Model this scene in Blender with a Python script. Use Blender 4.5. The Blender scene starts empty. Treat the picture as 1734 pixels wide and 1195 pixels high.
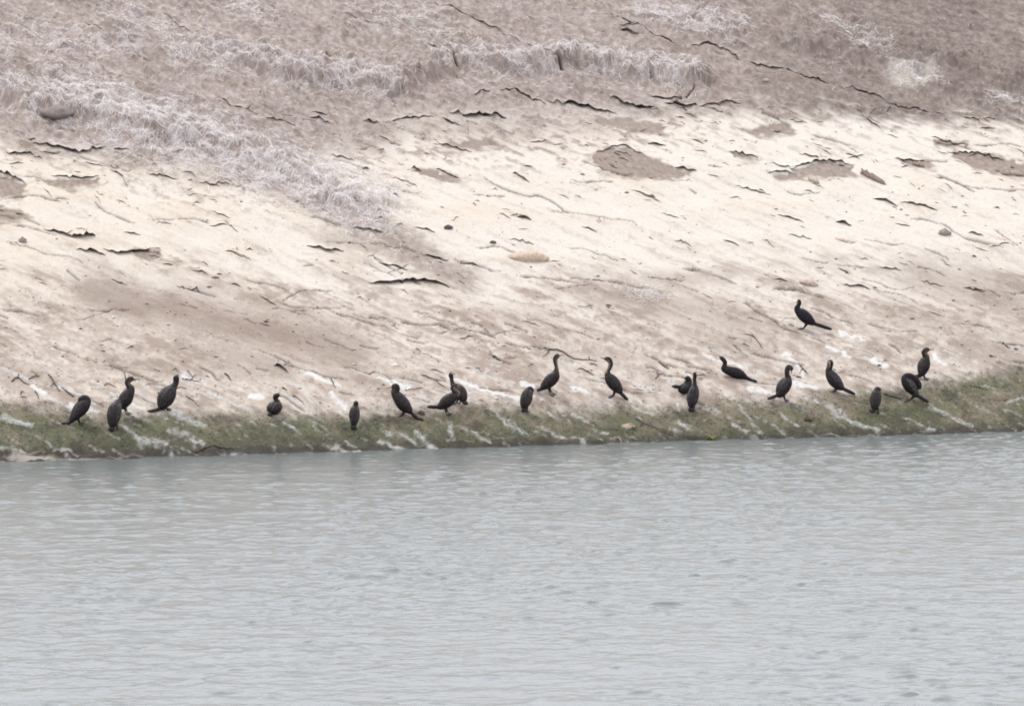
import bpy, math, random
import numpy as np
from mathutils import Vector, Matrix

random.seed(7)
RNG = np.random.default_rng(11)
R = math.radians
scene = bpy.context.scene
C = scene.collection

# ------------------------------------------------------------------ camera
CAM_H = 5.0
PITCH = 3.755
FPX = 8959.0                       # focal length in pixels of the 1734 px wide photograph
cam_data = bpy.data.cameras.new('camera')
cam = bpy.data.objects.new('camera', cam_data)
C.objects.link(cam)
cam.location = (0, 0, CAM_H)
cam.rotation_euler = (R(90 - PITCH), 0, 0)
cam_data.sensor_width = 36.0
cam_data.lens = FPX * 36.0 / 1734.0
cam_data.clip_start = 0.5
cam_data.clip_end = 2000
scene.camera = cam

# ------------------------------------------------------------------ sky, sun, exposure
SUN_EL, SUN_AZ = 56.0, -38.0        # azimuth measured from +Y (inland) towards +X
world = bpy.data.worlds.new('World')
scene.world = world
world.use_nodes = True
wn, wl = world.node_tree.nodes, world.node_tree.links
wn.clear()
sky = wn.new('ShaderNodeTexSky')
sky.sky_type = 'NISHITA'
sky.sun_disc = False
sky.sun_elevation = R(SUN_EL)
sky.sun_rotation = R(SUN_AZ)
sky.air_density = 1.0
sky.dust_density = 4.0
sky.ozone_density = 1.0
hsv = wn.new('ShaderNodeHueSaturation')
hsv.inputs['Saturation'].default_value = 0.16
bg = wn.new('ShaderNodeBackground')
bg.inputs['Strength'].default_value = 0.15
wo = wn.new('ShaderNodeOutputWorld')
veil = wn.new('ShaderNodeMix')                     # an even layer of high cloud over the clear sky
veil.data_type = 'RGBA'
veil.inputs['Factor'].default_value = 0.72
veil.inputs['B'].default_value = (9.95, 10.15, 10.75, 1)
wl.new(sky.outputs['Color'], hsv.inputs['Color'])
wl.new(hsv.outputs['Color'], veil.inputs['A'])
wl.new(veil.outputs['Result'], bg.inputs['Color'])
wl.new(bg.outputs['Background'], wo.inputs['Surface'])

sun_d = bpy.data.lights.new('sun', 'SUN')
sun_d.energy = 1.5
sun_d.angle = R(14)
sun_d.color = (1.0, 0.97, 0.93)
sun = bpy.data.objects.new('sun', sun_d)
C.objects.link(sun)
sdir = Vector((math.sin(R(SUN_AZ)) * math.cos(R(SUN_EL)), math.cos(R(SUN_AZ)) * math.cos(R(SUN_EL)), math.sin(R(SUN_EL))))
sun.rotation_euler = sdir.to_track_quat('Z', 'Y').to_euler()
sun.location = (0, 40, 30)

scene.view_settings.view_transform = 'Standard'
scene.view_settings.look = 'None'
scene.view_settings.exposure = 0.45
scene.view_settings.gamma = 1.0
scene.view_settings.use_curve_mapping = False
scene.cycles.filter_width = 1.8
scene.cycles.max_bounces = 5

# ------------------------------------------------------------------ helpers
def tag(o, label=None, cat=None, group=None, kind=None):
    if label: o['label'] = label
    if cat: o['category'] = cat
    if group: o['group'] = group
    if kind: o['kind'] = kind
    return o

def link(name, me, mat=None, parent=None, smooth=True):
    o = bpy.data.objects.new(name, me)
    C.objects.link(o)
    if mat is not None and len(me.materials) == 0:
        me.materials.append(mat)
    if parent is not None:
        o.parent = parent
    if smooth and len(me.polygons):
        me.polygons.foreach_set('use_smooth', np.ones(len(me.polygons), dtype=bool))
    return o

def mesh_np(name, verts, quads, col=None):
    """mesh from numpy arrays; quads (n,4) or (n,3)"""
    me = bpy.data.meshes.new(name)
    verts = np.asarray(verts, dtype=np.float32)
    quads = np.asarray(quads, dtype=np.int32)
    k = quads.shape[1]
    me.vertices.add(len(verts))
    me.vertices.foreach_set('co', verts.ravel())
    me.loops.add(quads.size)
    me.loops.foreach_set('vertex_index', quads.ravel())
    me.polygons.add(len(quads))
    me.polygons.foreach_set('loop_start', np.arange(0, quads.size, k, dtype=np.int32))
    me.update(calc_edges=True)
    if col is not None:
        at = me.attributes.new('tone', 'FLOAT_COLOR', 'POINT')
        rgba = np.ones((len(verts), 4), dtype=np.float32)
        rgba[:, :3] = col
        at.data.foreach_set('color', rgba.ravel())
    return me

def smooth01(a, b, x):
    t = np.clip((x - a) / (b - a), 0, 1)
    return t * t * (3 - 2 * t)

def _hash(ix, iy, seed):
    h = (ix.astype(np.int64) * 374761393 + iy.astype(np.int64) * 668265263 + seed * 974711) & 0x7fffffff
    h = ((h ^ (h >> 13)) * 1274126177) & 0x7fffffff
    return (h ^ (h >> 16)) & 0xffff

_GA = np.linspace(0, 2 * np.pi, 65536, endpoint=False)
_GX, _GY = np.cos(_GA).astype(np.float32), np.sin(_GA).astype(np.float32)

def perlin(x, y, seed=0):
    ix, iy = np.floor(x), np.floor(y)
    fx, fy = (x - ix).astype(np.float32), (y - iy).astype(np.float32)
    ix, iy = ix.astype(np.int64), iy.astype(np.int64)
    def g(dx, dy):
        h = _hash(ix + dx, iy + dy, seed)
        return _GX[h] * (fx - dx) + _GY[h] * (fy - dy)
    w = fx * fx * fx * (fx * (fx * 6 - 15) + 10)
    q = fy * fy * fy * (fy * (fy * 6 - 15) + 10)
    a = g(0, 0); b = g(1, 0); c = g(0, 1); d = g(1, 1)
    return 1.5 * ((a + w * (b - a)) * (1 - q) + (c + w * (d - c)) * q)

def fbm(x, y, oct=4, seed=0, gain=0.5, lac=2.03):
    s, a, n = 0, 1.0, 0
    for k in range(oct):
        s = s + a * perlin(x + 13.7 * k, y - 7.3 * k, seed + 31 * k)
        n += a; a *= gain; x = x * lac; y = y * lac
    return s / n

# ------------------------------------------------------------------ survey of the bank: pixel <-> ground
_cp, _sp = math.cos(R(PITCH)), math.sin(R(PITCH))
def ray(px, py):
    a = (np.asarray(px, float) - 867.0) / FPX
    b = (597.5 - np.asarray(py, float)) / FPX
    return a, _cp + b * _sp, -_sp + b * _cp       # x, y, z per unit depth

def on_water(px, py):
    x, y, z = ray(px, py)
    t = -CAM_H / z
    return np.array([x * t, y * t])
_A, _B = on_water(0, 781), on_water(1734, 730)
P0 = (_A + _B) / 2
EU = (_B - _A) / np.linalg.norm(_B - _A)          # along the shore
EV = np.array([-EU[1], EU[0]])                    # inland

VB, S1, S2, VC = 1.0, 0.43, 0.335, 15.6
def base_h(v):
    v = np.asarray(v, float)
    low = np.where(v < VB, S1 * v, S1 * VB + S2 * (v - VB))
    # soften the brow
    d = np.clip(1 - np.abs(v - VB) / 0.5, 0, 1)
    low = low - (S1 - S2) * 0.5 * 0.25 * d * d
    top = S1 * VB + S2 * (VC - VB)
    over = np.clip(v - VC, 0, None)
    z = np.where(v > VC, top + 0.4 * (1 - np.exp(-over * S2 / 0.4)), low)
    return np.where(v < -6, S1 * -6, z)

def uv_of(x, y):
    dx, dy = x - P0[0], y - P0[1]
    return dx * EU[0] + dy * EU[1], dx * EV[0] + dy * EV[1]

def xy_of(u, v):
    return P0[0] + u * EU[0] + v * EV[0], P0[1] + u * EU[1] + v * EV[1]

def ground(px, py):
    """photo pixel -> (u, v) on the bank"""
    x, y, z = ray(px, py)
    lo = np.full(np.shape(x), 50.0); hi = np.full(np.shape(x), 90.0)
    for _ in range(40):
        m = (lo + hi) / 2
        u, v = uv_of(x * m, y * m)
        below = CAM_H + z * m < base_h(v)
        hi = np.where(below, m, hi); lo = np.where(below, lo, m)
    m = (lo + hi) / 2
    return uv_of(x * m, y * m)

def chart(u, v):
    """(u, v) on the bank -> survey chart coordinates (photo pixels)"""
    x, y = xy_of(u, v)
    z = base_h(v) - CAM_H
    dep = y * _cp - z * _sp
    up = y * _sp + z * _cp
    return 867.0 + FPX * x / dep, 597.5 - FPX * up / dep

# ------------------------------------------------------------------ bank grid
SH = 0.40
def axis(lo, hi, step, left, right):
    core = np.arange(lo, hi + step / 2, step)
    a = lo - np.array(left)[::-1]; b = hi + np.array(right)
    return np.concatenate([a, core, b])
coarse = [0.1, 0.3, 0.7, 1.3, 2.2, 3.5, 5.5, 8, 12, 17, 24, 33, 45]
S_AX = axis(-8.9, 8.9, 0.0165, coarse, coarse)
V_AX = axis(-0.30, 15.4, 0.027, [0.1, 0.3, 0.7, 1.5, 3, 5, 9], [0.1, 0.25, 0.5, 0.9, 1.5, 2.2, 2.6, 3, 4, 6, 9, 14, 22, 35])
NS, NV = len(S_AX), len(V_AX)
Sg, V = np.meshgrid(S_AX, V_AX)
U = Sg + SH * V
PX, PY = chart(U, V)
PX = np.clip(PX, -4000, 6000); PY = np.clip(PY, -400, 1000)

# streak direction on the bank (the wrinkles and runnels run down to the right)
_u, _v = ground(np.array([800., 1000.]), np.array([300., 385.]))
sd = np.array([_u[1] - _u[0], _v[1] - _v[0]]); sd /= np.linalg.norm(sd)
ST = U * sd[0] + V * sd[1]          # along
SN = -U * sd[1] + V * sd[0]         # across

def dist_poly(poly, x, y):
    """distance to a polyline and the arc position 0..1 of the nearest point"""
    poly = np.asarray(poly, float)
    seg = np.linalg.norm(np.diff(poly, axis=0), axis=1)
    cum = np.concatenate([[0], np.cumsum(seg)])
    best = np.full(x.shape, 1e9); arc = np.zeros(x.shape); side = np.zeros(x.shape)
    for i in range(len(seg)):
        ax, ay = poly[i]; dx, dy = poly[i + 1] - poly[i]
        t = np.clip(((x - ax) * dx + (y - ay) * dy) / (seg[i] ** 2 + 1e-9), 0, 1)
        ex, ey = x - ax - t * dx, y - ay - t * dy
        d = np.hypot(ex, ey)
        m = d < best
        best = np.where(m, d, best); arc = np.where(m, (cum[i] + t * seg[i]) / cum[-1], arc)
        side = np.where(m, np.sign(dx * ey - dy * ex), side)
    return best, arc, side

WX = PX + 9 * fbm(U * 3.1, V * 3.1, 3, 5) + 5 * fbm(U * 13, V * 9, 2, 6)
WY = PY + 6 * fbm(U * 3.3, V * 3.3, 3, 8) + 4 * fbm(U * 12, V * 9, 2, 9)

def near(pts, pad):
    pts = np.asarray(pts, float)
    x0, y0 = pts.min(0) - pad; x1, y1 = pts.max(0) + pad
    m = (PX > x0) & (PX < x1) & (PY > y0) & (PY < y1)
    rows = np.where(m.any(1))[0]; cols = np.where(m.any(0))[0]
    if len(rows) == 0: return None
    return slice(rows[0], rows[-1] + 1), slice(cols[0], cols[-1] + 1)

def inside(poly, x, y):
    poly = np.asarray(poly, float)
    r = np.zeros(x.shape, bool)
    j = len(poly) - 1
    for i in range(len(poly)):
        xi, yi = poly[i]; xj, yj = poly[j]
        c = ((yi > y) != (yj > y)) & (x < (xj - xi) * (y - yi) / (yj - yi + 1e-12) + xi)
        r ^= c; j = i
    return r

# --- noise fields
n_big = fbm(U * 0.33, V * 0.33, 3, 21)
n_mid = fbm(U * 1.3, V * 1.1, 4, 22)
n_fine = fbm(U * 6.5, V * 4.5, 4, 23)
n_str = fbm(ST * 0.55, SN * 2.8, 4, 24)             # broad streaks
n_str2 = fbm(ST * 2.2, SN * 11, 4, 25)              # fine streaks
n_spot = fbm(U * 17, V * 9, 2, 26)
n_str3 = fbm(ST * 1.1 + 40, SN * 6.0, 3, 27)

# --- zones
ub = np.interp(PX, [-400, 0, 50, 120, 200, 300, 400, 450, 520, 620, 700, 800, 900, 1000, 1080, 1150, 1250, 1350, 1450, 1560, 1650, 1734, 2100],
               [225, 240, 250, 262, 272, 292, 310, 312, 285, 245, 218, 222, 222, 212, 200, 190, 186, 190, 196, 205, 210, 218, 250])
soft = np.interp(PX, [0, 200, 600, 1000, 1200, 1734], [22, 28, 60, 56, 28, 22])
upper = smooth01(-1, 1, (ub - PY + 26 * n_mid + 20 * n_str2 + 14 * n_fine) / soft)
tongue_line = [(430, 275), (520, 325), (600, 365), (680, 410), (740, 440), (790, 470)]
d, a, _ = dist_poly(tongue_line, WX, WY)
tongue = 1 - smooth01(0.55, 1.15, d / (46 - 26 * a) + 0.5 * n_str2 + 0.25 * n_fine)
upper0 = upper.copy()
upper = np.maximum(upper, tongue * (0.9 - 0.35 * smooth01(0.3, 1.0, a)))
gb = np.interp(PX, [-400, 0, 60, 140, 200, 340, 450, 600, 700, 800, 860, 960, 1050, 1120, 1200, 1260, 1320, 1400, 1470, 1540, 1600, 1660, 1734, 2100],
               [655, 678, 690, 700, 705, 705, 700, 701, 696, 689, 691, 691, 681, 683, 680, 674, 680, 669, 661, 651, 641, 631, 621, 580])
green = smooth01(-14, 16, PY - gb + 7 * n_mid + 7 * n_fine + 6 * n_str2 + 5 * n_spot)
lower = smooth01(-75, 85, PY - np.interp(PX, [0, 400, 800, 1200, 1734], [480, 470, 500, 485, 455]) + 60 * n_str + 50 * n_mid + 35 * n_str2)

def patch_field(polys, warp=1.0):
    f = np.zeros_like(U)
    for p in polys:
        sl = near(p, 25)
        if sl is None: continue
        x = PX[sl] + warp * (WX[sl] - PX[sl]) ; y = PY[sl] + warp * (WY[sl] - PY[sl])
        d, _, _ = dist_poly(list(p) + [p[0]], x, y)
        sdv = np.where(inside(p, x, y), d, -d)
        below = smooth01(0.35, 0.9, (y - min(q[1] for q in p)) / (max(q[1] for q in p) - min(q[1] for q in p)))
        f[sl] = np.maximum(f[sl], smooth01(-1.5 - 6 * below, 2.0 + 6 * below, sdv + (2 + 5 * below) * (n_fine[sl] + n_str2[sl])))
    return f
PATCHES = [
    [(1000, 264), (1040, 252), (1062, 250), (1100, 270), (1178, 290), (1150, 306), (1060, 306), (1015, 292)],
    [(1338, 284), (1400, 270), (1446, 276), (1450, 296), (1400, 304), (1350, 293)],
    [(1236, 256), (1284, 264), (1288, 274), (1245, 269)],
    [(1605, 255), (1680, 264), (1760, 285), (1760, 305), (1690, 299), (1650, 287)],
    [(1578, 232), (1640, 243), (1640, 251), (1585, 246)],
    [(-30, 285), (20, 300), (46, 311), (40, 337), (-30, 328)],
    [(-30, 343), (40, 356), (54, 371), (30, 381), (-30, 380)],
    [(693, 284), (740, 286), (782, 297), (792, 306), (740, 304)],
    [(64, 303), (110, 302), (168, 300), (172, 310), (120, 320), (85, 313)],
    [(1300, 292), (1345, 290), (1372, 301), (1320, 306)],
    [(1512, 265), (1575, 270), (1584, 286), (1545, 281)],
    [(760, 240), (830, 232), (850, 245), (800, 256), (770, 254)],
    [(1240, 215), (1330, 205), (1350, 222), (1290, 228)],
    [(1005, 196), (1120, 206), (1130, 230), (1070, 228), (1015, 212)],
    [(215, 420), (270, 417), (280, 432), (240, 440)],
]
patch = patch_field(PATCHES)
SMUDGES = [   # soft brown stains in the lower half: polyline, half width, strength
    ([(160, 485), (260, 515), (380, 545), (480, 565), (600, 600)], 34, 0.85),
    ([(300, 490), (420, 520), (540, 560)], 22, 0.5),
    ([(350, 600), (480, 625)], 22, 0.55),
    ([(180, 610), (330, 630)], 14, 0.4),
    ([(1000, 485), (1080, 500), (1180, 520), (1260, 550)], 28, 0.5),
    ([(1090, 470), (1230, 470)], 12, 0.45),
    ([(1560, 455), (1660, 480), (1740, 510)], 34, 0.55),
    ([(560, 400), (700, 430), (800, 470)], 26, 0.55),
    ([(1160, 560), (1300, 590)], 20, 0.35),
    ([(20, 640), (120, 660)], 18, 0.45),
    ([(1640, 590), (1734, 610)], 22, 0.6),
    ([(1500, 520), (1640, 560)], 22, 0.35),
    ([(560, 640), (700, 650)], 16, 0.3),
    ([(820, 520), (930, 545)], 16, 0.25),
]
smudge = np.zeros_like(U)
for pl, w, k in SMUDGES:
    sl = near(pl, w * 2 + 20)
    if sl is None: continue
    d, _, _ = dist_poly(pl, WX[sl], WY[sl])
    smudge[sl] = np.maximum(smudge[sl], k * (1 - smooth01(0.0, 1.5, d / w + 1.1 * n_str2[sl] + 0.9 * n_fine[sl] + 0.4 * n_spot[sl])))

# white droppings and bleached algae threads
WHITE = [  # polyline, half width
    ([(0, 705), (30, 714), (55, 726)], 5), ([(205, 728), (228, 745), (240, 760)], 3.5), ([(240, 752), (280, 757)], 6), ([(285, 738), (318, 744), (345, 760)], 4),
    ([(292, 702), (315, 712), (338, 726)], 7), ([(0, 768), (40, 774)], 3), ([(655, 735), (682, 739), (706, 748)], 4), ([(704, 733), (722, 748), (741, 766)], 6),
    ([(688, 766), (725, 767), (765, 765)], 5), ([(645, 750), (690, 760)], 5), ([(757, 718), (766, 735)], 4.5), ([(840, 700), (866, 730)], 4), ([(862, 712), (886, 738)], 3.5),
    ([(915, 718), (935, 735), (956, 746)], 3.5), ([(974, 735), (991, 751)], 3), ([(925, 695), (952, 713)], 3), ([(966, 696), (996, 709)], 3), ([(1000, 722), (1030, 729)], 2.5),
    ([(1072, 683), (1104, 696)], 3.5), ([(1146, 678), (1149, 690)], 3), ([(1152, 708), (1166, 725)], 3), ([(1205, 690), (1220, 700)], 5), ([(1256, 688), (1263, 702), (1287, 733)], 4),
    ([(1240, 715), (1283, 746)], 4), ([(1380, 678), (1432, 702)], 3), ([(1405, 695), (1442, 716), (1488, 732)], 5), ([(1538, 708), (1578, 731)], 4), ([(1575, 688), (1608, 705), (1642, 724)], 4.5),
    ([(1708, 676), (1736, 672)], 3), ([(115, 691), (162, 698)], 6), ([(228, 690), (246, 696)], 4), ([(970, 656), (990, 660)], 6), ([(880, 652), (902, 660)], 5),
    ([(420, 668), (450, 675)], 4), ([(1330, 596), (1362, 628)], 3.5), ([(1344, 646), (1380, 656)], 5), ([(1228, 627), (1276, 645)], 3), ([(1188, 602), (1262, 618)], 2.5),
    ([(840, 668), (880, 675)], 4), ([(760, 640), (840, 668)], 3), ([(560, 668), (588, 690)], 4), ([(520, 632), (575, 655)], 5), ([(640, 640), (690, 655)], 4), ([(1480, 612), (1500, 620)], 5),
    ([(1580, 600), (1600, 616)], 4), ([(1400, 590), (1440, 606)], 2.5), ([(1270, 655), (1320, 668)], 4), ([(1420, 560), (1460, 572)], 4), ([(310, 636), (340, 648)], 3), ([(52, 652), (76, 664)], 4),
    ([(90, 770), (130, 776)], 3), ([(480, 716), (505, 735)], 3), ([(530, 722), (560, 742)], 3), ([(585, 745), (605, 760)], 3), ([(800, 735), (830, 752)], 3), ([(1320, 700), (1350, 720)], 3),
]
white = np.zeros_like(U)
for pl, w in WHITE:
    sl = near(pl, 30)
    if sl is None: continue
    d, _, _ = dist_poly(pl, WX[sl], WY[sl])
    white[sl] = np.maximum(white[sl], 1 - smooth01(0.35, 1.2, d / w + 0.55 * n_spot[sl] + 0.35 * n_fine[sl]))
# scattered: fine threads in the green band, splashes on the mud above it
gb_d = PY - gb
thread = smooth01(0.16, 0.42, n_str2 * 0.7 + 0.35 * n_spot + 0.15 * n_str3)
splash_zone = smooth01(-170, -15, gb_d) * (1 - smooth01(30, 60, gb_d))
splash = smooth01(0.30, 0.52, 0.75 * n_str3 + 0.45 * n_str2 + 0.35 * n_spot + 0.16 * splash_zone)
white = np.maximum(white, 0.55 * thread * green)
white = np.maximum(white, 0.68 * splash * splash_zone * (1 - green))

# --- long open cracks
CRACKS = [  # polyline, half width px, depth m
    ([(1140, 165), (1158, 160), (1175, 148)], 1.8, 0.04), ([(540, 90), (575, 110)], 1.8, 0.04), ([(944, 110), (952, 126)], 2.6, 0.10), ([(766, 102), (774, 118)], 2.4, 0.09),
    ([(678, 540), (712, 547), (743, 547), (766, 558)], 1.5, 0.03), ([(830, 595), (838, 608), (866, 619)], 1.6, 0.03), ([(1103, 599), (1133, 620)], 1.8, 0.03),
    ([(1310, 488), (1349, 491), (1397, 504)], 1.5, 0.03), ([(160, 340), (180, 358), (228, 378)], 1.5, 0.03), ([(40, 372), (70, 384)], 1.4, 0.03), ([(1587, 296), (1611, 306), (1650, 326)], 1.8, 0.03),
    ([(480, 510), (488, 500), (520, 490), (562, 488)], 1.4, 0.03), ([(480, 514), (500, 520), (578, 520)], 1.5, 0.03), ([(1155, 453), (1217, 467), (1250, 480)], 1.5, 0.03),
    ([(1560, 268), (1605, 273)], 1.4, 0.03), ([(300, 479), (332, 485), (366, 496)], 1.6, 0.03), ([(550, 573), (598, 592)], 1.6, 0.03), ([(5, 521), (74, 534)], 1.4, 0.03),
    ([(1375, 225), (1440, 243)], 1.4, 0.03), ([(1290, 190), (1340, 210)], 1.4, 0.03), ([(1100, 470), (1160, 476)], 1.3, 0.03), ([(875, 462), (944, 472), (985, 480)], 1.3, 0.03),
    ([(1115, 727), (1140, 733), (1165, 740), (1192, 746)], 2.6, 0.08),
]
rr = random.Random(5)
for _ in range(110):     # hairline cracks in the mud
    x, y = rr.uniform(-60, 1790), rr.choice([rr.uniform(440, 680), rr.uniform(230, 680)])
    n, ang, L = rr.randint(2, 6), rr.gauss(17, 12), rr.uniform(6, 14)
    pl = [(x, y)]
    for k in range(n):
        ang += rr.gauss(0, 9)
        pl.append((pl[-1][0] + L * math.cos(R(ang)), pl[-1][1] + 0.75 * L * math.sin(R(ang))))
    CRACKS.append((pl, rr.uniform(0.8, 1.25), 0.018))
for _ in range(46):
    x, y = rr.uniform(-60, 1700), rr.uniform(170, 640)
    n, ang, L = rr.randint(6, 14), rr.gauss(15, 6), rr.uniform(8, 14)
    pl = [(x, y)]
    for k in range(n):
        ang += rr.gauss(0.4 * (15 - ang), 11)
        pl.append((pl[-1][0] + L * math.cos(R(ang)), pl[-1][1] + 0.9 * L * math.sin(R(ang))))
    CRACKS.append((pl, rr.uniform(0.8, 1.3), 0.022))
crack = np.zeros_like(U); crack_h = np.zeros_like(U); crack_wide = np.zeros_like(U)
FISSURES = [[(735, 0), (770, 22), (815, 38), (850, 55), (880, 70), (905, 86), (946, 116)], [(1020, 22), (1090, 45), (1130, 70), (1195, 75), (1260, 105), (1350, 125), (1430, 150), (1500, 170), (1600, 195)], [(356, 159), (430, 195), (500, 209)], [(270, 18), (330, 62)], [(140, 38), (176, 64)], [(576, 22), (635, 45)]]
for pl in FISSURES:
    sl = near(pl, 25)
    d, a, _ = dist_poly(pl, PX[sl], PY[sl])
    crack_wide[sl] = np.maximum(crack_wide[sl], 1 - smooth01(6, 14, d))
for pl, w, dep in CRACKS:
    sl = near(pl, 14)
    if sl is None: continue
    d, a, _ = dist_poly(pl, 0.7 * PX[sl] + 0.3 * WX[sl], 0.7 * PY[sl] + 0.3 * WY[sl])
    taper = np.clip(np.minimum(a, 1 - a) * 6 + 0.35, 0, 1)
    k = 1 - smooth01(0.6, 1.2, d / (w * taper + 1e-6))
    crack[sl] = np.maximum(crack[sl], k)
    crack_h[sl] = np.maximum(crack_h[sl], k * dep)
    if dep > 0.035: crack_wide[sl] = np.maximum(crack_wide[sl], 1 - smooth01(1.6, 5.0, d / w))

# --- banks of matted grass and ledges
RIDGES = [  # polyline, upslope width px, downslope width px, height m
    ([(440, 118), (520, 134), (600, 140), (640, 150), (668, 146)], 60, 8, 0.18),
    ([(690, 150), (770, 112), (800, 108), (860, 120), (900, 120), (945, 112)], 45, 9, 0.20),
    ([(950, 108), (1000, 112), (1060, 122), (1110, 130), (1172, 138)], 40, 8, 0.22),
    ([(0, 168), (50, 182), (110, 198), (160, 200)], 55, 8, 0.17),
    ([(170, 205), (250, 226), (310, 240)], 45, 8, 0.15),
    ([(330, 232), (420, 262), (500, 290), (570, 315), (625, 345)], 38, 16, 0.12),
    ([(560, 345), (600, 352), (648, 352)], 34, 8, 0.13),
    ([(1200, 40), (1330, 70), (1450, 95), (1540, 120)], 50, 14, 0.12),
    ([(1480, 70), (1600, 110), (1740, 150)], 46, 16, 0.15),
    ([(1590, 150), (1660, 170), (1740, 195)], 30, 12, 0.10),
    ([(330, 90), (420, 105), (500, 122)], 45, 12, 0.10),
    ([(1030, 78), (1120, 90)], 30, 10, 0.07),
    ([(150, 60), (300, 80)], 40, 14, 0.06), ([(600, 60), (700, 80)], 40, 14, 0.05), ([(0, 110), (90, 125)], 40, 12, 0.06),
]
ridge = np.zeros_like(U)
for pl, wu, wd, h in RIDGES:
    sl = near(pl, 140)
    if sl is None: continue
    d, a, side = dist_poly(pl, WX[sl], WY[sl])
    upside = side < 0                     # image y grows downwards: negative = above the line
    k = np.where(upside, np.exp(-(d / wu) ** 2 * 1.6), np.exp(-(d / wd) ** 2 * 1.6))
    ridge[sl] = np.maximum(ridge[sl], h * k * (0.8 + 0.5 * n_fine[sl]))
lip_brown = np.zeros_like(U)

# --- heights
hump = np.abs(fbm(ST * 0.9, SN * 2.4, 4, 41))
litter = fbm(ST * 3.0 + 9, SN * 9, 4, 48)
H = base_h(V)
inzone = smooth01(-0.2, 0.3, V)
H = H + inzone * (0.07 * n_big + 0.028 * n_mid * (1 + upper) + 0.022 * n_str)
H = H + upper * (0.13 * (hump - 0.22) + 0.045 * n_fine + 0.03 * n_str2) + ridge
H = H + (1 - upper) * (1 - green) * (0.007 * n_fine + 0.007 * n_str2)
H = H + green * (0.022 * fbm(U * 4.5, V * 3.2, 4, 43) + 0.012 * n_str2)
H = H - 0.016 * patch - crack_h - 0.010 * smudge
edge_n = fbm(U * 2.2, V * 0 + 3, 4, 44)
H = H + 0.038 * (1 - smooth01(250, 850, PX)) * (1 - smooth01(0.4, 1.2, V))      # a fuller toe of the bank at the left
H = H + (1 - smooth01(0.0, 0.35, np.abs(V))) * (0.07 * edge_n + 0.06 * fbm(U * 5.5, V * 4.0, 3, 49))          # uneven waterline

# where the bleached grass lies thickest
GRASS = [
    ([(120, 165), (200, 200), (300, 225), (400, 262), (500, 300), (580, 325), (640, 345)], 46, 1.0), ([(60, 180), (180, 195)], 22, 0.7), ([(0, 150), (120, 160)], 30, 0.45),
    ([(300, 85), (420, 100), (520, 125), (660, 140)], 26, 0.55), ([(760, 100), (850, 108), (940, 105)], 22, 0.7), ([(950, 100), (1040, 108), (1170, 130)], 20, 0.85),
    ([(1080, 10), (1150, 20), (1200, 40), (1250, 50)], 22, 0.7), ([(400, 10), (450, 25)], 18, 0.6), ([(0, 60), (200, 75)], 34, 0.35), ([(1400, 30), (1500, 90)], 18, 0.3),
    ([(1680, 165), (1734, 185)], 16, 0.5), ([(1520, 125), (1580, 135)], 14, 0.6), ([(1460, 75), (1500, 90)], 14, 0.5), ([(600, 20), (720, 30)], 24, 0.35), ([(560, 372), (630, 358)], 14, 0.5), ([(1060, 490), (1120, 505)], 14, 0.35),
    ([(680, 40), (760, 60)], 24, 0.35), ([(200, 30), (330, 60)], 30, 0.35),
]
gm = np.zeros_like(U)
for pl, w, k in GRASS:
    sl = near(pl, w * 2 + 15)
    if sl is None: continue
    d, _, _ = dist_poly(pl, WX[sl], WY[sl])
    gm[sl] = np.maximum(gm[sl], k * np.exp(-(d / w) ** 2 * 1.3))
# --- ground tone (reflectance)
def col(r, g, b): return np.array([r, g, b], dtype=np.float32)
def mix(a, b, t):
    t = np.asarray(t, dtype=np.float32)[..., None]
    return a * (1 - t) + b * t
CREAM, CREAM2 = col(.70, .637, .568), col(.655, .56, .46)
PINK, BROWN = col(.46, .383, .325), col(.285, .220, .180)
MAUVE, MAUVE2 = col(.40, .320, .288), col(.225, .170, .150)
GREEN, GREEN2, GREEN3 = col(.132, .132, .072), col(.094, .100, .062), col(.220, .180, .128)
WHT = col(.70, .69, .66)
T = np.broadcast_to(CREAM, U.shape + (3,)).astype(np.float32)
T = mix(T, CREAM2, np.clip(np.interp(PX, [0, 700, 1100], [0.55, 0.35, 0.12]) + 0.8 * n_mid + 0.4 * n_big + 0.5 * n_str2, 0, 0.9))
T = mix(T, PINK, lower * np.clip(0.85 + 0.5 * n_str + 0.7 * n_str2 + 0.7 * n_fine + 0.6 * n_spot, 0.1, 1))
T = mix(T, BROWN, 0.70 * smooth01(0.08, 0.55, n_str3 + 0.5 * n_spot + 0.3 * n_fine) * (0.36 + 0.64 * lower))
mottle = smooth01(-95, -20, ub - PY) * (1 - smooth01(-20, 30, ub - PY)) * np.interp(PX, [0, 450, 650, 1080, 1250, 1734], [0.5, 0.6, 1.0, 1.0, 0.45, 0.3])
T = mix(T, BROWN * 1.12, 0.9 * mottle * smooth01(0.02, 0.30, n_fine * 0.8 + n_str3 * 0.6 + 0.25 * n_spot))
T = mix(T, BROWN * 1.05, 0.72 * lower * smooth01(-0.02, 0.45, 0.6 * n_str + 0.9 * n_mid + 0.35 * n_str2 + 0.6 * n_fine))
T = mix(T, BROWN, np.clip(smudge, 0, 1) * 0.9)
T = mix(T, BROWN * 0.95, patch * np.clip(0.9 + 0.3 * n_spot, 0, 1))
up_tone = mix(np.broadcast_to(MAUVE, T.shape), MAUVE2, np.clip(0.33 + 1.0 * n_mid + 1.1 * n_str2 + 0.9 * n_fine + 0.45 * smooth01(1050, 1500, PX), 0, 1))
up_tone = mix(up_tone, BROWN * 1.15, smooth01(0.0, 0.5, n_str + 0.5 * n_fine) * 0.6)
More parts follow.
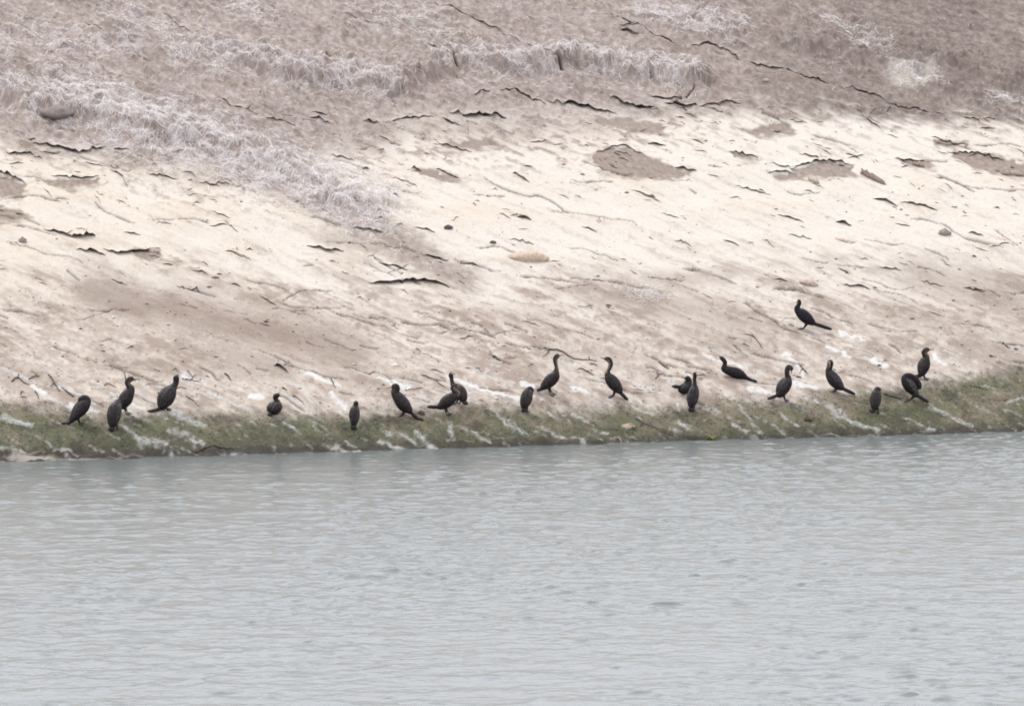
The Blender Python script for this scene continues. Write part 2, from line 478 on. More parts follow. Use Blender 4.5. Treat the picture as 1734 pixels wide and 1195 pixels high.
up_tone = up_tone * (1 + 0.45 * n_spot + 0.35 * n_str2 + 0.3 * n_fine - 0.14 * smooth01(1150, 1500, PX))[..., None] * 0.92
T = mix(T, up_tone, upper * np.clip(0.93 + 0.3 * n_fine, 0, 1))
pale_litter = np.clip(gm * 0.55 + upper * np.interp(PX, [0, 1000, 1250, 1734], [0.26, 0.22, 0.08, 0.03]), 0, 1) * smooth01(-0.02, 0.30, litter + 0.6 * n_fine + 0.3 * n_spot)
T = mix(T, col(.74, .69, .675), pale_litter * 0.9)
g_tone = mix(np.broadcast_to(GREEN, T.shape), GREEN2, np.clip(0.4 + 1.4 * n_fine + 0.8 * n_str2, 0, 1))
g_tone = mix(g_tone, GREEN3, np.clip(0.55 + 1.5 * n_mid + 1.0 * n_str3 + 0.6 * n_fine - smooth01(0.1, 0.8, gb_d / 70) * 0.6, 0, 1))
g_tone = mix(g_tone, col(.21, .17, .125), 0.7 * smooth01(0.05, 0.4, fbm(U * 2.6, V * 2.0, 3, 71)))
g_tone = mix(g_tone, col(.060, .056, .040), 0.8 * smooth01(0.08, 0.42, fbm(U * 3.1 + 8, V * 2.2, 3, 72)))
g_tone = mix(g_tone, col(.070, .062, .044), 0.45 * smooth01(0.18, 0.5, n_fine + 0.6 * n_spot))
g_tone = mix(g_tone, col(.072, .066, .044), 0.75 * (1 - smooth01(0.08, 0.42, V + 0.25 * n_mid + 0.2 * n_fine)))
T = mix(T, g_tone, green)
mudline = 1 - smooth01(0.03, 0.15, V + 0.12 * edge_n + 0.08 * n_fine)
T = mix(T, mix(np.broadcast_to(col(.050, .043, .034), T.shape), col(.40, .36, .32), smooth01(0.22, 0.42, fbm(U * 1.1, V * 6, 3, 47))), mudline * 0.9)
T = mix(T, WHT * (1 - 0.22 * green[..., None]), np.clip(white, 0, 1) * np.clip(0.48 + 0.45 * (1 - green) + green * (0.8 * n_fine + 0.6 * n_str2 + 0.8 * n_spot), 0.05, 0.95))
cream_spot = np.zeros_like(U)
sl = near([(1505, 118), (1590, 165)], 10)
d, _, _ = dist_poly([(1520, 125), (1545, 140), (1575, 128)], WX[sl], WY[sl])
cream_spot[sl] = 1 - smooth01(0.4, 1.1, d / 20 + 0.5 * n_spot[sl] + 0.4 * n_str2[sl])
T = mix(T, CREAM * 0.95, cream_spot * 0.5)
T = mix(T, col(.06, .044, .040), crack * np.where(crack_wide > 0.5, 1.0, 0.75))  # bare mud in the cracks, darkened further to paint in their deep shade
T = np.clip(T * 0.69, 0.02, 0.8)

def sample(arr, u, v):
    s = u - SH * v
    i = np.clip(np.searchsorted(V_AX, v) - 1, 0, NV - 2); j = np.clip(np.searchsorted(S_AX, s) - 1, 0, NS - 2)
    fi = np.clip((v - V_AX[i]) / (V_AX[i + 1] - V_AX[i]), 0, 1); fj = np.clip((s - S_AX[j]) / (S_AX[j + 1] - S_AX[j]), 0, 1)
    if arr.ndim == 3: fi, fj = fi[..., None], fj[..., None]
    return (arr[i, j] * (1 - fj) + arr[i, j + 1] * fj) * (1 - fi) + (arr[i + 1, j] * (1 - fj) + arr[i + 1, j + 1] * fj) * fi

def spot(px, py, lift=0.0):
    """photo pixel -> point on the finished bank"""
    u, v = ground(np.atleast_1d(np.asarray(px, float)), np.atleast_1d(np.asarray(py, float)))
    x, y = xy_of(u, v)
    return np.stack([x, y, sample(H, u, v) + lift], -1)

def height_xy(x, y):
    u, v = uv_of(np.atleast_1d(x), np.atleast_1d(y))
    return sample(H, u, v)

# ------------------------------------------------------------------ materials
def new_mat(name):
    m = bpy.data.materials.new(name)
    m.use_nodes = True
    nt = m.node_tree
    b = nt.nodes['Principled BSDF']
    return m, nt, b

def tone_mat(name, rough=0.9, grain=(0.8, 1.15), scale=70, bump=0.3, dist=0.004, specks=False):
    m, nt, b = new_mat(name)
    N, L = nt.nodes, nt.links
    at = N.new('ShaderNodeAttribute'); at.attribute_name = 'tone'
    tc = N.new('ShaderNodeNewGeometry')
    n1 = N.new('ShaderNodeTexNoise'); n1.inputs['Scale'].default_value = scale; n1.inputs['Detail'].default_value = 5; n1.inputs['Roughness'].default_value = 0.7
    L.new(tc.outputs['Position'], n1.inputs['Vector'])
    mr = N.new('ShaderNodeMapRange'); mr.inputs['From Min'].default_value = 0.3; mr.inputs['From Max'].default_value = 0.7
    mr.inputs['To Min'].default_value = grain[0]; mr.inputs['To Max'].default_value = grain[1]
    L.new(n1.outputs['Fac'], mr.inputs['Value'])
    mx = N.new('ShaderNodeVectorMath'); mx.operation = 'SCALE'
    L.new(at.outputs['Color'], mx.inputs[0]); L.new(mr.outputs['Result'], mx.inputs['Scale'])
    out = mx.outputs['Vector']
    if specks:
        n2 = N.new('ShaderNodeTexNoise'); n2.inputs['Scale'].default_value = 22; n2.inputs['Detail'].default_value = 4; n2.inputs['Roughness'].default_value = 0.65
        mp = N.new('ShaderNodeMapping'); mp.inputs['Rotation'].default_value = (0, 0, math.atan2(EU[1] * sd[0] + EV[1] * sd[1], EU[0] * sd[0] + EV[0] * sd[1]) * -1)
        mp.inputs['Scale'].default_value = (0.45, 1.5, 1)
        L.new(tc.outputs['Position'], mp.inputs['Vector']); L.new(mp.outputs['Vector'], n2.inputs['Vector'])
        r2 = N.new('ShaderNodeMapRange'); r2.inputs['From Min'].default_value = 0.60; r2.inputs['From Max'].default_value = 0.72
        r2.inputs['To Min'].default_value = 0.0; r2.inputs['To Max'].default_value = 0.5
        L.new(n2.outputs['Fac'], r2.inputs['Value'])
        mc = N.new('ShaderNodeMix'); mc.data_type = 'RGBA'
        mc.inputs['B'].default_value = (.19, .14, .12, 1)
        L.new(r2.outputs['Result'], mc.inputs['Factor']); L.new(out, mc.inputs['A'])
        out = mc.outputs['Result']
    L.new(out, b.inputs['Base Color'])
    b.inputs['Roughness'].default_value = rough
    b.inputs['Specular IOR Level'].default_value = 0.2
    if bump:
        bp = N.new('ShaderNodeBump'); bp.inputs['Strength'].default_value = bump; bp.inputs['Distance'].default_value = dist
        L.new(n1.outputs['Fac'], bp.inputs['Height']); L.new(bp.outputs['Normal'], b.inputs['Normal'])
    return m

def flat_mat(name, c, rough=0.6, grain=0.25, scale=60, bump=0.0, spec=0.3):
    m, nt, b = new_mat(name)
    N, L = nt.nodes, nt.links
    tc = N.new('ShaderNodeTexCoord')
    n1 = N.new('ShaderNodeTexNoise'); n1.inputs['Scale'].default_value = scale; n1.inputs['Detail'].default_value = 4
    L.new(tc.outputs['Object'], n1.inputs['Vector'])
    mr = N.new('ShaderNodeMapRange'); mr.inputs['From Min'].default_value = 0.3; mr.inputs['From Max'].default_value = 0.7
    mr.inputs['To Min'].default_value = 1 - grain; mr.inputs['To Max'].default_value = 1 + grain
    L.new(n1.outputs['Fac'], mr.inputs['Value'])
    mx = N.new('ShaderNodeVectorMath'); mx.operation = 'SCALE'; mx.inputs[0].default_value = c
    L.new(mr.outputs['Result'], mx.inputs['Scale']); L.new(mx.outputs['Vector'], b.inputs['Base Color'])
    b.inputs['Roughness'].default_value = rough
    b.inputs['Specular IOR Level'].default_value = spec
    if bump:
        bp = N.new('ShaderNodeBump'); bp.inputs['Strength'].default_value = bump; bp.inputs['Distance'].default_value = 0.004
        L.new(n1.outputs['Fac'], bp.inputs['Height']); L.new(bp.outputs['Normal'], b.inputs['Normal'])
    return m

M_ground = tone_mat('dry_mud', specks=True, scale=55, bump=0.5, dist=0.008)
M_flake = tone_mat('mud_crust', scale=80, bump=0.3)
M_fibre = tone_mat('fibre', grain=(0.9, 1.1), bump=0)

# ------------------------------------------------------------------ bank
X, Y = xy_of(U, V)
verts = np.stack([X, Y, H], -1).reshape(-1, 3)
idx = np.arange(NS * NV).reshape(NV, NS)
quads = np.stack([idx[:-1, :-1], idx[:-1, 1:], idx[1:, 1:], idx[1:, :-1]], -1).reshape(-1, 4)
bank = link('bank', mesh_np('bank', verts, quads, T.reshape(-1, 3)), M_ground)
tag(bank, kind='structure')

# ------------------------------------------------------------------ water
WAVE = 1.3
def water_material():
    m, nt, b = new_mat('lake_water')
    N, L = nt.nodes, nt.links
    b.inputs['Base Color'].default_value = (.087, .099, .098, 1)
    b.inputs['Roughness'].default_value = 0.22
    b.inputs['IOR'].default_value = 1.333
    b.inputs['Specular IOR Level'].default_value = 0.5
    g = N.new('ShaderNodeNewGeometry')
    mp = N.new('ShaderNodeMapping'); mp.inputs['Scale'].default_value = (1.0, 0.7, 1); L.new(g.outputs['Position'], mp.inputs['Vector'])
    n = N.new('ShaderNodeTexNoise'); n.inputs['Scale'].default_value = 15; n.inputs['Detail'].default_value = 2; L.new(mp.outputs['Vector'], n.inputs['Vector'])
    bp = N.new('ShaderNodeBump'); bp.inputs['Strength'].default_value = 1.0; bp.inputs['Distance'].default_value = 0.006
    L.new(n.outputs['Fac'], bp.inputs['Height']); L.new(bp.outputs['Normal'], b.inputs['Normal'])
    return m
WXA = axis(-6.4, 6.4, 0.042, [0.3, 1, 2.5, 6, 15, 40, 90, 200], [0.3, 1, 2.5, 6, 15, 40, 90, 200])
WYA = axis(36.6, 63.4, 0.033, [0.3, 1, 2.5, 6, 12, 24, 60, 100], [0.3, 1, 2.5, 6, 12, 25])
wx, wy = np.meshgrid(WXA, WYA)
fade = smooth01(-7.4, -6.6, wx) * (1 - smooth01(6.6, 7.4, wx)) * smooth01(34.5, 36, wy) * (1 - smooth01(63.6, 65, wy))
gust = np.clip(0.85 + 0.8 * fbm(wx * 0.16, wy * 0.07, 3, 61) + 0.25 * fbm(wx * 0.7, wy * 0.3, 2, 62), 0.4, 1.4)
dx_, dy_ = wx * 0.97 + wy * 0.10, wy * 0.97 - wx * 0.10
wz = 0.008 * perlin(dx_ * 1.5, dy_ * 1.9, 63) + gust * (0.0062 * perlin(dx_ * 4.4, dy_ * 4.0, 64) + 0.0050 * perlin(dx_ * 7.2, dy_ * 6.4, 65) + 0.0030 * perlin(dx_ * 11.0, dy_ * 9.5, 66))
wz = wz + 0.011 * gust * smooth01(0.28, 0.70, perlin(dx_ * 4.6 + 50, dy_ * 4.4, 67)) + 0.008 * gust * smooth01(0.26, 0.62, perlin(dx_ * 7.0 + 20, dy_ * 6.4, 68))
calm = smooth01(0.0, 7.0, -uv_of(wx, wy)[1] + 3.0 * smooth01(-2, 5, wx))
wz = wz * fade * WAVE * (0.45 + 0.55 * calm)
nwx, nwy = len(WXA), len(WYA)
wi = np.arange(nwx * nwy).reshape(nwy, nwx)
wq = np.stack([wi[:-1, :-1], wi[:-1, 1:], wi[1:, 1:], wi[1:, :-1]], -1).reshape(-1, 4)
water = link('water', mesh_np('water', np.stack([wx, wy, wz], -1).reshape(-1, 3), wq), water_material())
tag(water, kind='structure')

# ------------------------------------------------------------------ lifted flakes of dried crust
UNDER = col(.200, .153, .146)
def flake_arrays(pl_px, lift, width, thick=0.006, seed=0):
    """pl_px: lower edge traced left to right; the flake is hinged upslope and curls up at this edge"""
    pl = np.asarray(pl_px, float)
    seg = np.linalg.norm(np.diff(pl, axis=0), axis=1); cum = np.concatenate([[0], np.cumsum(seg)])
    n = int(np.clip(cum[-1] / 5.0, 4, 22)) + 1
    t = np.linspace(0, 1, n)
    px = np.interp(t * cum[-1], cum, pl[:, 0]); py = np.interp(t * cum[-1], cum, pl[:, 1])
    r = np.random.default_rng(seed)
    py = py + np.where((t > 0) & (t < 1), r.normal(0, 0.9, n), 0)
    u, v = ground(px, py)
    env = np.sin(np.pi * np.clip(t, 0.02, 0.98)) ** 0.55
    lf = lift * env * (0.75 + 0.5 * r.random(n)); wd = width * (0.25 + 0.75 * env) * (0.8 + 0.4 * r.random(n))
    rows = []
    for f, k in ((0.0, 1.0), (0.35, 0.50), (0.7, 0.14), (1.0, -0.10)):
        uu = u + 0.25 * f * wd * r.normal(0.2, 0.25); vv = v + f * wd
        x, y = xy_of(uu, vv)
        z = np.maximum(sample(H, uu, vv), sample(H, u, v) + 0.0 * f + S2 * f * wd * 0.75)
        z = z + (lf * k if k > 0 else -0.006)
        rows.append((np.stack([x, y, z], -1), sample(T, uu, np.maximum(vv, v + 0.04))))
    top = np.stack([q[0] for q in rows]); tcol = np.stack([q[1] for q in rows])
    tcol[0] = tcol[1]
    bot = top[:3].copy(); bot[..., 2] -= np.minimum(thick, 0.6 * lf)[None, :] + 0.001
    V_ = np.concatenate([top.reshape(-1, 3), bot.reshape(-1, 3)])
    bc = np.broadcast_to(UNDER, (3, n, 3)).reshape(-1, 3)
    C_ = np.concatenate([tcol.reshape(-1, 3), bc])
    q = []
    a = np.arange(4 * n).reshape(4, n); b = 4 * n + np.arange(3 * n).reshape(3, n)
    for i in range(3):
        q.append(np.stack([a[i, :-1], a[i, 1:], a[i + 1, 1:], a[i + 1, :-1]], -1))
    for i in range(2):
        q.append(np.stack([b[i, 1:], b[i, :-1], b[i + 1, :-1], b[i + 1, 1:]], -1))
    # broken lower edge gets its own dark vertices
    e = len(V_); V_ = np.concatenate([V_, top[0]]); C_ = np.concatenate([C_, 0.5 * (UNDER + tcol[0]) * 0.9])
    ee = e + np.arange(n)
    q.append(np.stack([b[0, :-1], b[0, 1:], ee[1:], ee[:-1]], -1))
    return V_, np.concatenate(q), C_

LIPS = [  # polyline, lift m, width m
    ([(55, 246), (95, 247), (130, 257), (150, 257), (158, 252), (188, 254)], .050, .30), ([(190, 253), (218, 256)], .03, .15), ([(10, 256), (28, 262), (45, 262), (72, 269)], .035, .16),
    ([(-12, 288), (25, 302), (44, 312)], .05, .3), ([(88, 297), (120, 301), (145, 302), (168, 298)], .03, .2), ([(75, 391), (100, 397), (130, 405)], .04, .18), ([(120, 403), (140, 405), (162, 401)], .075, .22),
    ([(130, 423), (160, 427), (179, 432)], .045, .2), ([(175, 420), (205, 430), (245, 422), (272, 418)], .045, .2), ([(625, 478), (650, 479), (690, 475), (745, 478), (762, 484)], .06, .28),
    ([(520, 415), (550, 422), (582, 425)], .04, .2), ([(525, 195), (560, 208)], .04, .2), ([(530, 188), (555, 190)], .03, .15), ([(761, 189), (788, 195), (816, 200), (858, 199)], .055, .3),
    ([(615, 208), (642, 210)], .045, .15), ([(660, 205), (700, 198), (735, 200)], .03, .2), ([(927, 169), (951, 175), (1010, 183), (1044, 190)], .05, .3), ([(847, 149), (871, 154), (892, 163), (925, 177)], .04, .25),
    ([(802, 163), (830, 154)], .03, .2), ([(1029, 163), (1058, 176), (1086, 185), (1128, 188)], .055, .3), ([(1100, 154), (1127, 160), (1158, 160)], .04, .25), ([(1127, 174), (1155, 181), (1182, 176)], .06, .25),
    ([(1200, 178), (1255, 176)], .035, .2), ([(1051, 52), (1066, 58), (1084, 60)], .05, .25), ([(1050, 44), (1085, 46)], .03, .15), ([(745, 204), (781, 217)], .035, .2), ([(560, 258), (600, 271)], .03, .18),
    ([(697, 284), (714, 288)], .04, .12), ([(738, 285), (778, 299)], .03, .2), ([(868, 294), (897, 309)], .04, .15), ([(595, 382), (626, 389), (658, 394)], .04, .22), ([(876, 369), (900, 373)], .045, .12),
    ([(1096, 246), (1128, 248)], .03, .15), ([(1143, 286), (1180, 292)], .04, .15), ([(1317, 368), (1361, 378)], .03, .15), ([(1416, 376), (1442, 381)], .045, .15), ([(1515, 265), (1546, 272), (1568, 270)], .04, .15),
    ([(1432, 256), (1456, 267)], .03, .12), ([(1480, 336), (1502, 341), (1520, 350)], .05, .18), ([(1526, 344), (1563, 353), (1588, 359)], .035, .15), ([(1236, 256), (1260, 262), (1284, 265)], .04, .15),
    ([(1338, 283), (1375, 274), (1410, 270), (1446, 277)], .04, .2), ([(1006, 263), (1040, 252), (1062, 250), (1096, 268)], .025, .2), ([(1605, 256), (1650, 262), (1700, 272)], .04, .2), ([(1578, 232), (1610, 240), (1640, 244)], .03, .15),
    ([(1640, 263), (1680, 262)], .03, .12), ([(1300, 292), (1330, 290), (1345, 291)], .03, .12), ([(923, 594), (940, 592)], .02, .1), ([(1428, 479), (1450, 481), (1474, 486)], .03, .12), ([(1632, 483), (1668, 496)], .03, .15),
    ([(1695, 581), (1710, 591)], .035, .12), ([(464, 621), (478, 627), (489, 636)], .05, .2), ([(299, 479), (332, 485), (362, 495)], .025, .15), ([(1490, 452), (1527, 456)], .025, .12), ([(1418, 452), (1440, 462)], .02, .12),
    ([(1335, 399), (1375, 405)], .02, .12), ([(1225, 408), (1252, 418)], .025, .12), ([(1640, 396), (1666, 402)], .03, .12), ([(860, 404), (905, 412)], .02, .1), ([(1120, 362), (1150, 371)], .02, .1), ([(985, 383), (1012, 391)], .025, .12),
    ([(355, 383), (385, 381)], .02, .1), ([(210, 392), (238, 396)], .025, .1), ([(250, 296), (300, 304)], .03, .12), ([(338, 312), (372, 318)], .03, .12), ([(440, 500), (470, 520)], .02, .1),
    ([(640, 440), (690, 452)], .03, .15), ([(720, 430), (760, 438)], .035, .14), ([(784, 440), (812, 446)], .03, .12), ([(1000, 470), (1030, 474)], .02, .1), ([(1560, 470), (1600, 480)], .02, .1),
]
LIPS += [
    ([(735, 1), (770, 22), (795, 31)], 0.0270, .12), ([(795, 31), (815, 38), (850, 55)], 0.0270, .12), ([(850, 55), (880, 70), (905, 86)], 0.0330, .14), ([(903, 85), (928, 100), (946, 116)], 0.0360, .14),
    ([(722, 76), (745, 85), (765, 100), (774, 116)], 0.0270, .12),
    ([(1022, 23), (1050, 32), (1090, 45)], 0.0240, .12), ([(1088, 45), (1130, 69), (1165, 78)], 0.0300, .14), ([(1163, 78), (1195, 75), (1225, 85), (1260, 105)], 0.0330, .15), ([(1258, 104), (1300, 118), (1350, 125)], 0.0330, .15),
    ([(1348, 125), (1390, 140), (1430, 150)], 0.0330, .15), ([(1428, 150), (1470, 157), (1500, 170)], 0.0300, .14), ([(1498, 169), (1545, 187), (1600, 195)], 0.0240, .12),
    ([(356, 159), (395, 176), (430, 195)], 0.0240, .12), ([(428, 194), (460, 205), (500, 209)], 0.0270, .14), ([(270, 18), (292, 38), (330, 62)], 0.0180, .1), ([(140, 38), (176, 64)], 0.0180, .1), ([(576, 22), (635, 45)], 0.0150, .1),
]
fid = 0
for pl, lf, wd in LIPS:
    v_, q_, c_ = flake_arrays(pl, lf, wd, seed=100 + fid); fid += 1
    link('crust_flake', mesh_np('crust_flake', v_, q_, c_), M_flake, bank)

rr = random.Random(21)
rand_flakes = []
tries = 0
while len(rand_flakes) < 540 and tries < 30000:
    tries += 1
    x, y = rr.uniform(-70, 1800), rr.uniform(125, 655)
    b_u = float(np.interp(x, [0, 300, 450, 620, 700, 1000, 1250, 1734], [245, 292, 305, 245, 218, 210, 186, 218]))
    dens = 0.10 if y < b_u - 45 else (0.75 if y < b_u + 70 else (0.5 if y < 480 else 0.20))
    if x > 1150 and b_u < y < 420: dens *= 1.25
    if y < b_u - 20 and (x > 1250 or x < 560): dens *= 0.25
    if rr.random() > dens: continue
    _fu, _fv = ground(np.array([x]), np.array([y]))
    if rr.random() > float(np.clip(0.30 + 2.4 * sample(n_mid, _fu, _fv)[0] + 1.6 * sample(n_str3, _fu, _fv)[0], 0.04, 1)): continue
    L = min(75, rr.lognormvariate(2.3, 0.75))
    ang = rr.gauss(16, 9)
    pl = [(x, y)]
    n = max(2, int(L / 6))
    for k in range(n):
        ang += rr.gauss(0, 11)
        pl.append((pl[-1][0] + L / n * math.cos(R(ang)), pl[-1][1] + 0.9 * L / n * math.sin(R(ang))))
    rand_flakes.append((L, pl, min(.040, rr.uniform(.004, .011) * rr.choice([.7, 1, 1, 1.6]) + L * .0003), .05 + L * .003))
rand_flakes.sort(key=lambda a: -a[0])
vs, qs, cs, off = [], [], [], 0
for i, (L, pl, lf, wd) in enumerate(rand_flakes):
    v_, q_, c_ = flake_arrays(pl, lf, wd, seed=1000 + i)
    if i < 208:
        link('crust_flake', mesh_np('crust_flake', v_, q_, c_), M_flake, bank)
    else:
        vs.append(v_); qs.append(q_ + off); cs.append(c_); off += len(v_)
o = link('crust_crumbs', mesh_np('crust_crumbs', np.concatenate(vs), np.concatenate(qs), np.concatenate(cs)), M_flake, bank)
tag(o, kind='stuff')

# ------------------------------------------------------------------ fibres: dry grass mats, algae fringe
def strands(name, u, v, length, width, heading, lift, colour, mat, label, cat, curl=0.6):
    n = len(u); K = 4
    P = np.zeros((n, K, 3)); ang = heading.copy()
    cu, cv = u.copy(), v.copy()
    prof = np.array([0.0, 0.75, 1.0, 0.65])
    for k in range(K):
        if k:
            ang = ang + RNG.normal(0, curl, n)
            cu = cu + np.cos(ang) * length / (K - 1); cv = cv + np.sin(ang) * length / (K - 1)
        x, y = xy_of(cu, cv)
        P[:, k, 0] = x; P[:, k, 1] = y
        P[:, k, 2] = sample(H, cu, cv) + lift * prof[k] + (-0.004 if k == 0 else 0.003)
    tan = P[:, -1] - P[:, 0]; tan /= np.linalg.norm(tan, axis=1, keepdims=True) + 1e-9
    rnd = RNG.normal(0, 1, (n, 3)); rnd[:, 2] *= 1.2
    side = np.cross(tan, rnd); side /= np.linalg.norm(side, axis=1, keepdims=True) + 1e-9
    w = width[:, None, None] * np.array([0.8, 1.0, 0.8, 0.25])[None, :, None] * 0.5
    A = P + side[:, None] * w; B = P - side[:, None] * w
    Vv = np.stack([A, B], 2).reshape(-1, 3)
    base = (np.arange(n) * K * 2)[:, None]
    q = np.concatenate([np.stack([base + 2 * k, base + 2 * k + 1, base + 2 * k + 3, base + 2 * k + 2], -1).reshape(-1, 4) for k in range(K - 1)])
    cc = np.repeat(np.minimum(colour * 0.88, 0.82), K * 2, axis=0)
    o = link(name, mesh_np(name, Vv, q, cc), mat)
    tag(o, label, cat, kind='stuff')
    return o

def scatter(n, x0, x1, y0, y1, dens):
    """n survey points spread by a density map (grid field)"""
    out_u, out_v, got = [], [], 0
    while got < n:
        m = n * 3
        px = RNG.uniform(x0, x1, m); py = RNG.uniform(y0, y1, m)
        u, v = ground(px, py)
        keep = RNG.random(m) < sample(dens, u, v)
        out_u.append(u[keep]); out_v.append(v[keep]); got += keep.sum()
    return np.concatenate(out_u)[:n], np.concatenate(out_v)[:n]

bgd = upper * smooth01(-0.15, 0.45, n_str2 + 0.7 * n_mid) * np.interp(PX, [0, 900, 1250, 1734], [0.08, 0.07, 0.03, 0.02])
clump = np.clip(0.35 + 1.3 * n_fine + 1.2 * litter, 0.04, 1)
gd = np.clip((gm + bgd) * clump, 0, 1) * (1 - crack_wide)
nG = 38000
u, v = scatter(nG, -60, 1800, -12, 520, gd)
gd_here = sample(gm, u, v)
tone = RNG.random(nG)[:, None]
cw = (1 - tone) * col(.96, .925, .915) + tone * col(.66, .59, .565)
strands('dry_grass', u, v, RNG.uniform(.04, .17, nG), RNG.uniform(.0020, .0048, nG), RNG.normal(math.atan2(sd[1], sd[0]), 1.5, nG),
        RNG.uniform(.004, .020, nG) + 0.03 * gd_here * RNG.random(nG) ** 2, cw.astype(np.float32), M_fibre,
        'bleached white dry grass matted over the upper brown slope', 'dry grass')
# short dull fur of dead weed over the whole upper slope
nF = 12000
u, v = scatter(nF, -60, 1800, -12, 470, np.clip(upper0 * (0.3 + 1.0 * n_str2 + 1.0 * n_fine), 0.02, 1) * (upper0 > 0.3) * (1 - 0.9 * gm) * (1 - crack_wide))
tone = RNG.random(nF)[:, None]; tone2 = (RNG.random(nF) < 0.22)[:, None]
cf = (1 - tone) * col(.37, .295, .262) + tone * col(.165, .125, .110)
cf = np.where(tone2, col(.50, .44, .42), cf)
strands('dead_weed', u, v, RNG.uniform(.03, .11, nF), RNG.uniform(.003, .006, nF), RNG.normal(math.atan2(sd[1], sd[0]), 0.9, nF),
        RNG.uniform(.004, .028, nF), cf.astype(np.float32), M_fibre, 'short dull brown dead weed furring the upper slope', 'weed')
# green algae fringe by the water
nA = 9000
u, v = scatter(nA, -60, 1800, 600, 786, np.clip(green * (0.5 + 0.6 * n_fine + 0.5 * n_str2), 0, 1) * smooth01(0.03, 0.12, V))
tone = RNG.random(nA)[:, None]; pale = (sample(white, u, v) > 0.5)[:, None] & (RNG.random(nA) < 0.6)[:, None]
ca = (1 - tone) * col(.155, .147, .088) + tone * col(.080, .080, .052)
ca = np.where(pale, col(.46, .48, .42) * (0.6 + 0.8 * tone), ca)
strands('green_algae', u, v, RNG.uniform(.02, .065, nA), RNG.uniform(.003, .007, nA), RNG.normal(-1.2, 0.9, nA),
        RNG.uniform(.003, .020, nA), ca.astype(np.float32), M_fibre, 'dark green algae coating the wet foot of the bank', 'algae')

# grit and crumbs of mud on the bare slope
nC = 5200
u, v = scatter(nC, -60, 1800, 150, 690, np.clip((1 - green) * (1 - 0.7 * upper0) * (0.12 + 0.5 * lower + 1.0 * n_fine + 0.8 * n_str3), 0, 1))
x, y = xy_of(u, v)
rad = 0.0035 * RNG.lognormal(0.25, 0.55, nC); zc = sample(H, u, v)
octa = np.array([[1, 0, 0], [0, 1, 0], [-1, 0, 0], [0, -1, 0], [0, 0, .8], [0, 0, -.6]], float)
Vc = np.stack([x, y, zc], -1)[:, None] + octa[None] * rad[:, None, None] * RNG.uniform(0.5, 1.5, (nC, 6, 1)) * np.array([1.5, 1.2, 1.0])
tri = np.array([[0, 1, 4], [1, 2, 4], [2, 3, 4], [3, 0, 4], [1, 0, 5], [2, 1, 5], [3, 2, 5], [0, 3, 5]])
Fc = (tri[None] + (np.arange(nC) * 6)[:, None, None]).reshape(-1, 3)
dark = RNG.random(nC)[:, None]
cc = np.where(dark < 0.22, col(.56, .53, .50), np.where(dark < 0.6, col(.20, .155, .135), col(.105, .08, .072)))
o = link('mud_grit', mesh_np('mud_grit', Vc.reshape(-1, 3), Fc, np.repeat(cc, 6, axis=0)), M_fibre, smooth=False)
tag(o, 'fine crumbs of mud and grit strewn over the bare slope', 'grit', kind='stuff')

# ------------------------------------------------------------------ tubes and lofts
def frames(pts, lat):
    t = np.gradient(pts, axis=0); t /= np.linalg.norm(t, axis=1, keepdims=True) + 1e-9
    L = np.broadcast_to(lat, pts.shape) - (t @ lat)[:, None] * t
    L = L / (np.linalg.norm(L, axis=1, keepdims=True) + 1e-9)
    return t, L, np.cross(t, L)

def loft(pts, rl, rv, lat=(0, 1, 0), seg=10):
    """closed tube with elliptical rings; radii along lat (rl) and across it (rv)"""
    pts = np.asarray(pts, float); lat = np.asarray(lat, float)
    t, L, N = frames(pts, lat)
    a = np.linspace(0, 2 * np.pi, seg, endpoint=False)
    ring = pts[:, None] + L[:, None] * (np.cos(a)[None, :, None] * np.asarray(rl)[:, None, None]) + N[:, None] * (np.sin(a)[None, :, None] * np.asarray(rv)[:, None, None])
    n = len(pts)
    Vv = np.concatenate([ring.reshape(-1, 3), pts[:1], pts[-1:]])
    F = []
    for i in range(n - 1):
        for k in range(seg):
            F.append((i * seg + k, i * seg + (k + 1) % seg, (i + 1) * seg + (k + 1) % seg, (i + 1) * seg + k))
    for k in range(seg):
        F.append((n * seg, (k + 1) % seg, k)); F.append((n * seg + 1, (n - 1) * seg + k, (n - 1) * seg + (k + 1) % seg))
    return Vv, F

def spline(P, m=6):
    """Catmull-Rom through rows of P (any width)"""
    P = np.asarray(P, float); n = len(P)
    if n < 3: return np.array([P[0] + (P[-1] - P[0]) * t for t in np.linspace(0, 1, m + 1)])
    E = np.vstack([2 * P[0] - P[1], P, 2 * P[-1] - P[-2]])
    out = []
    for i in range(n - 1):
        p0, p1, p2, p3 = E[i], E[i + 1], E[i + 2], E[i + 3]
        for t in np.linspace(0, 1, m, endpoint=False):
            out.append(0.5 * (2 * p1 + (p2 - p0) * t + (2 * p0 - 5 * p1 + 4 * p2 - p3) * t * t + (3 * p1 - p0 - 3 * p2 + p3) * t ** 3))
    out.append(P[-1])
    return np.array(out)

def pymesh(name, Vv, F):
    me = bpy.data.meshes.new(name)
    me.from_pydata([tuple(p) for p in Vv], [], [tuple(int(i) for i in f) for f in F])
    me.update()
    return me

def join(parts):
    V_, F_, o_ = [], [], 0
    for v, f in parts:
        V_.append(np.asarray(v, float)); F_ += [tuple(i + o_ for i in q) for q in f]; o_ += len(v)
    return np.concatenate(V_), F_

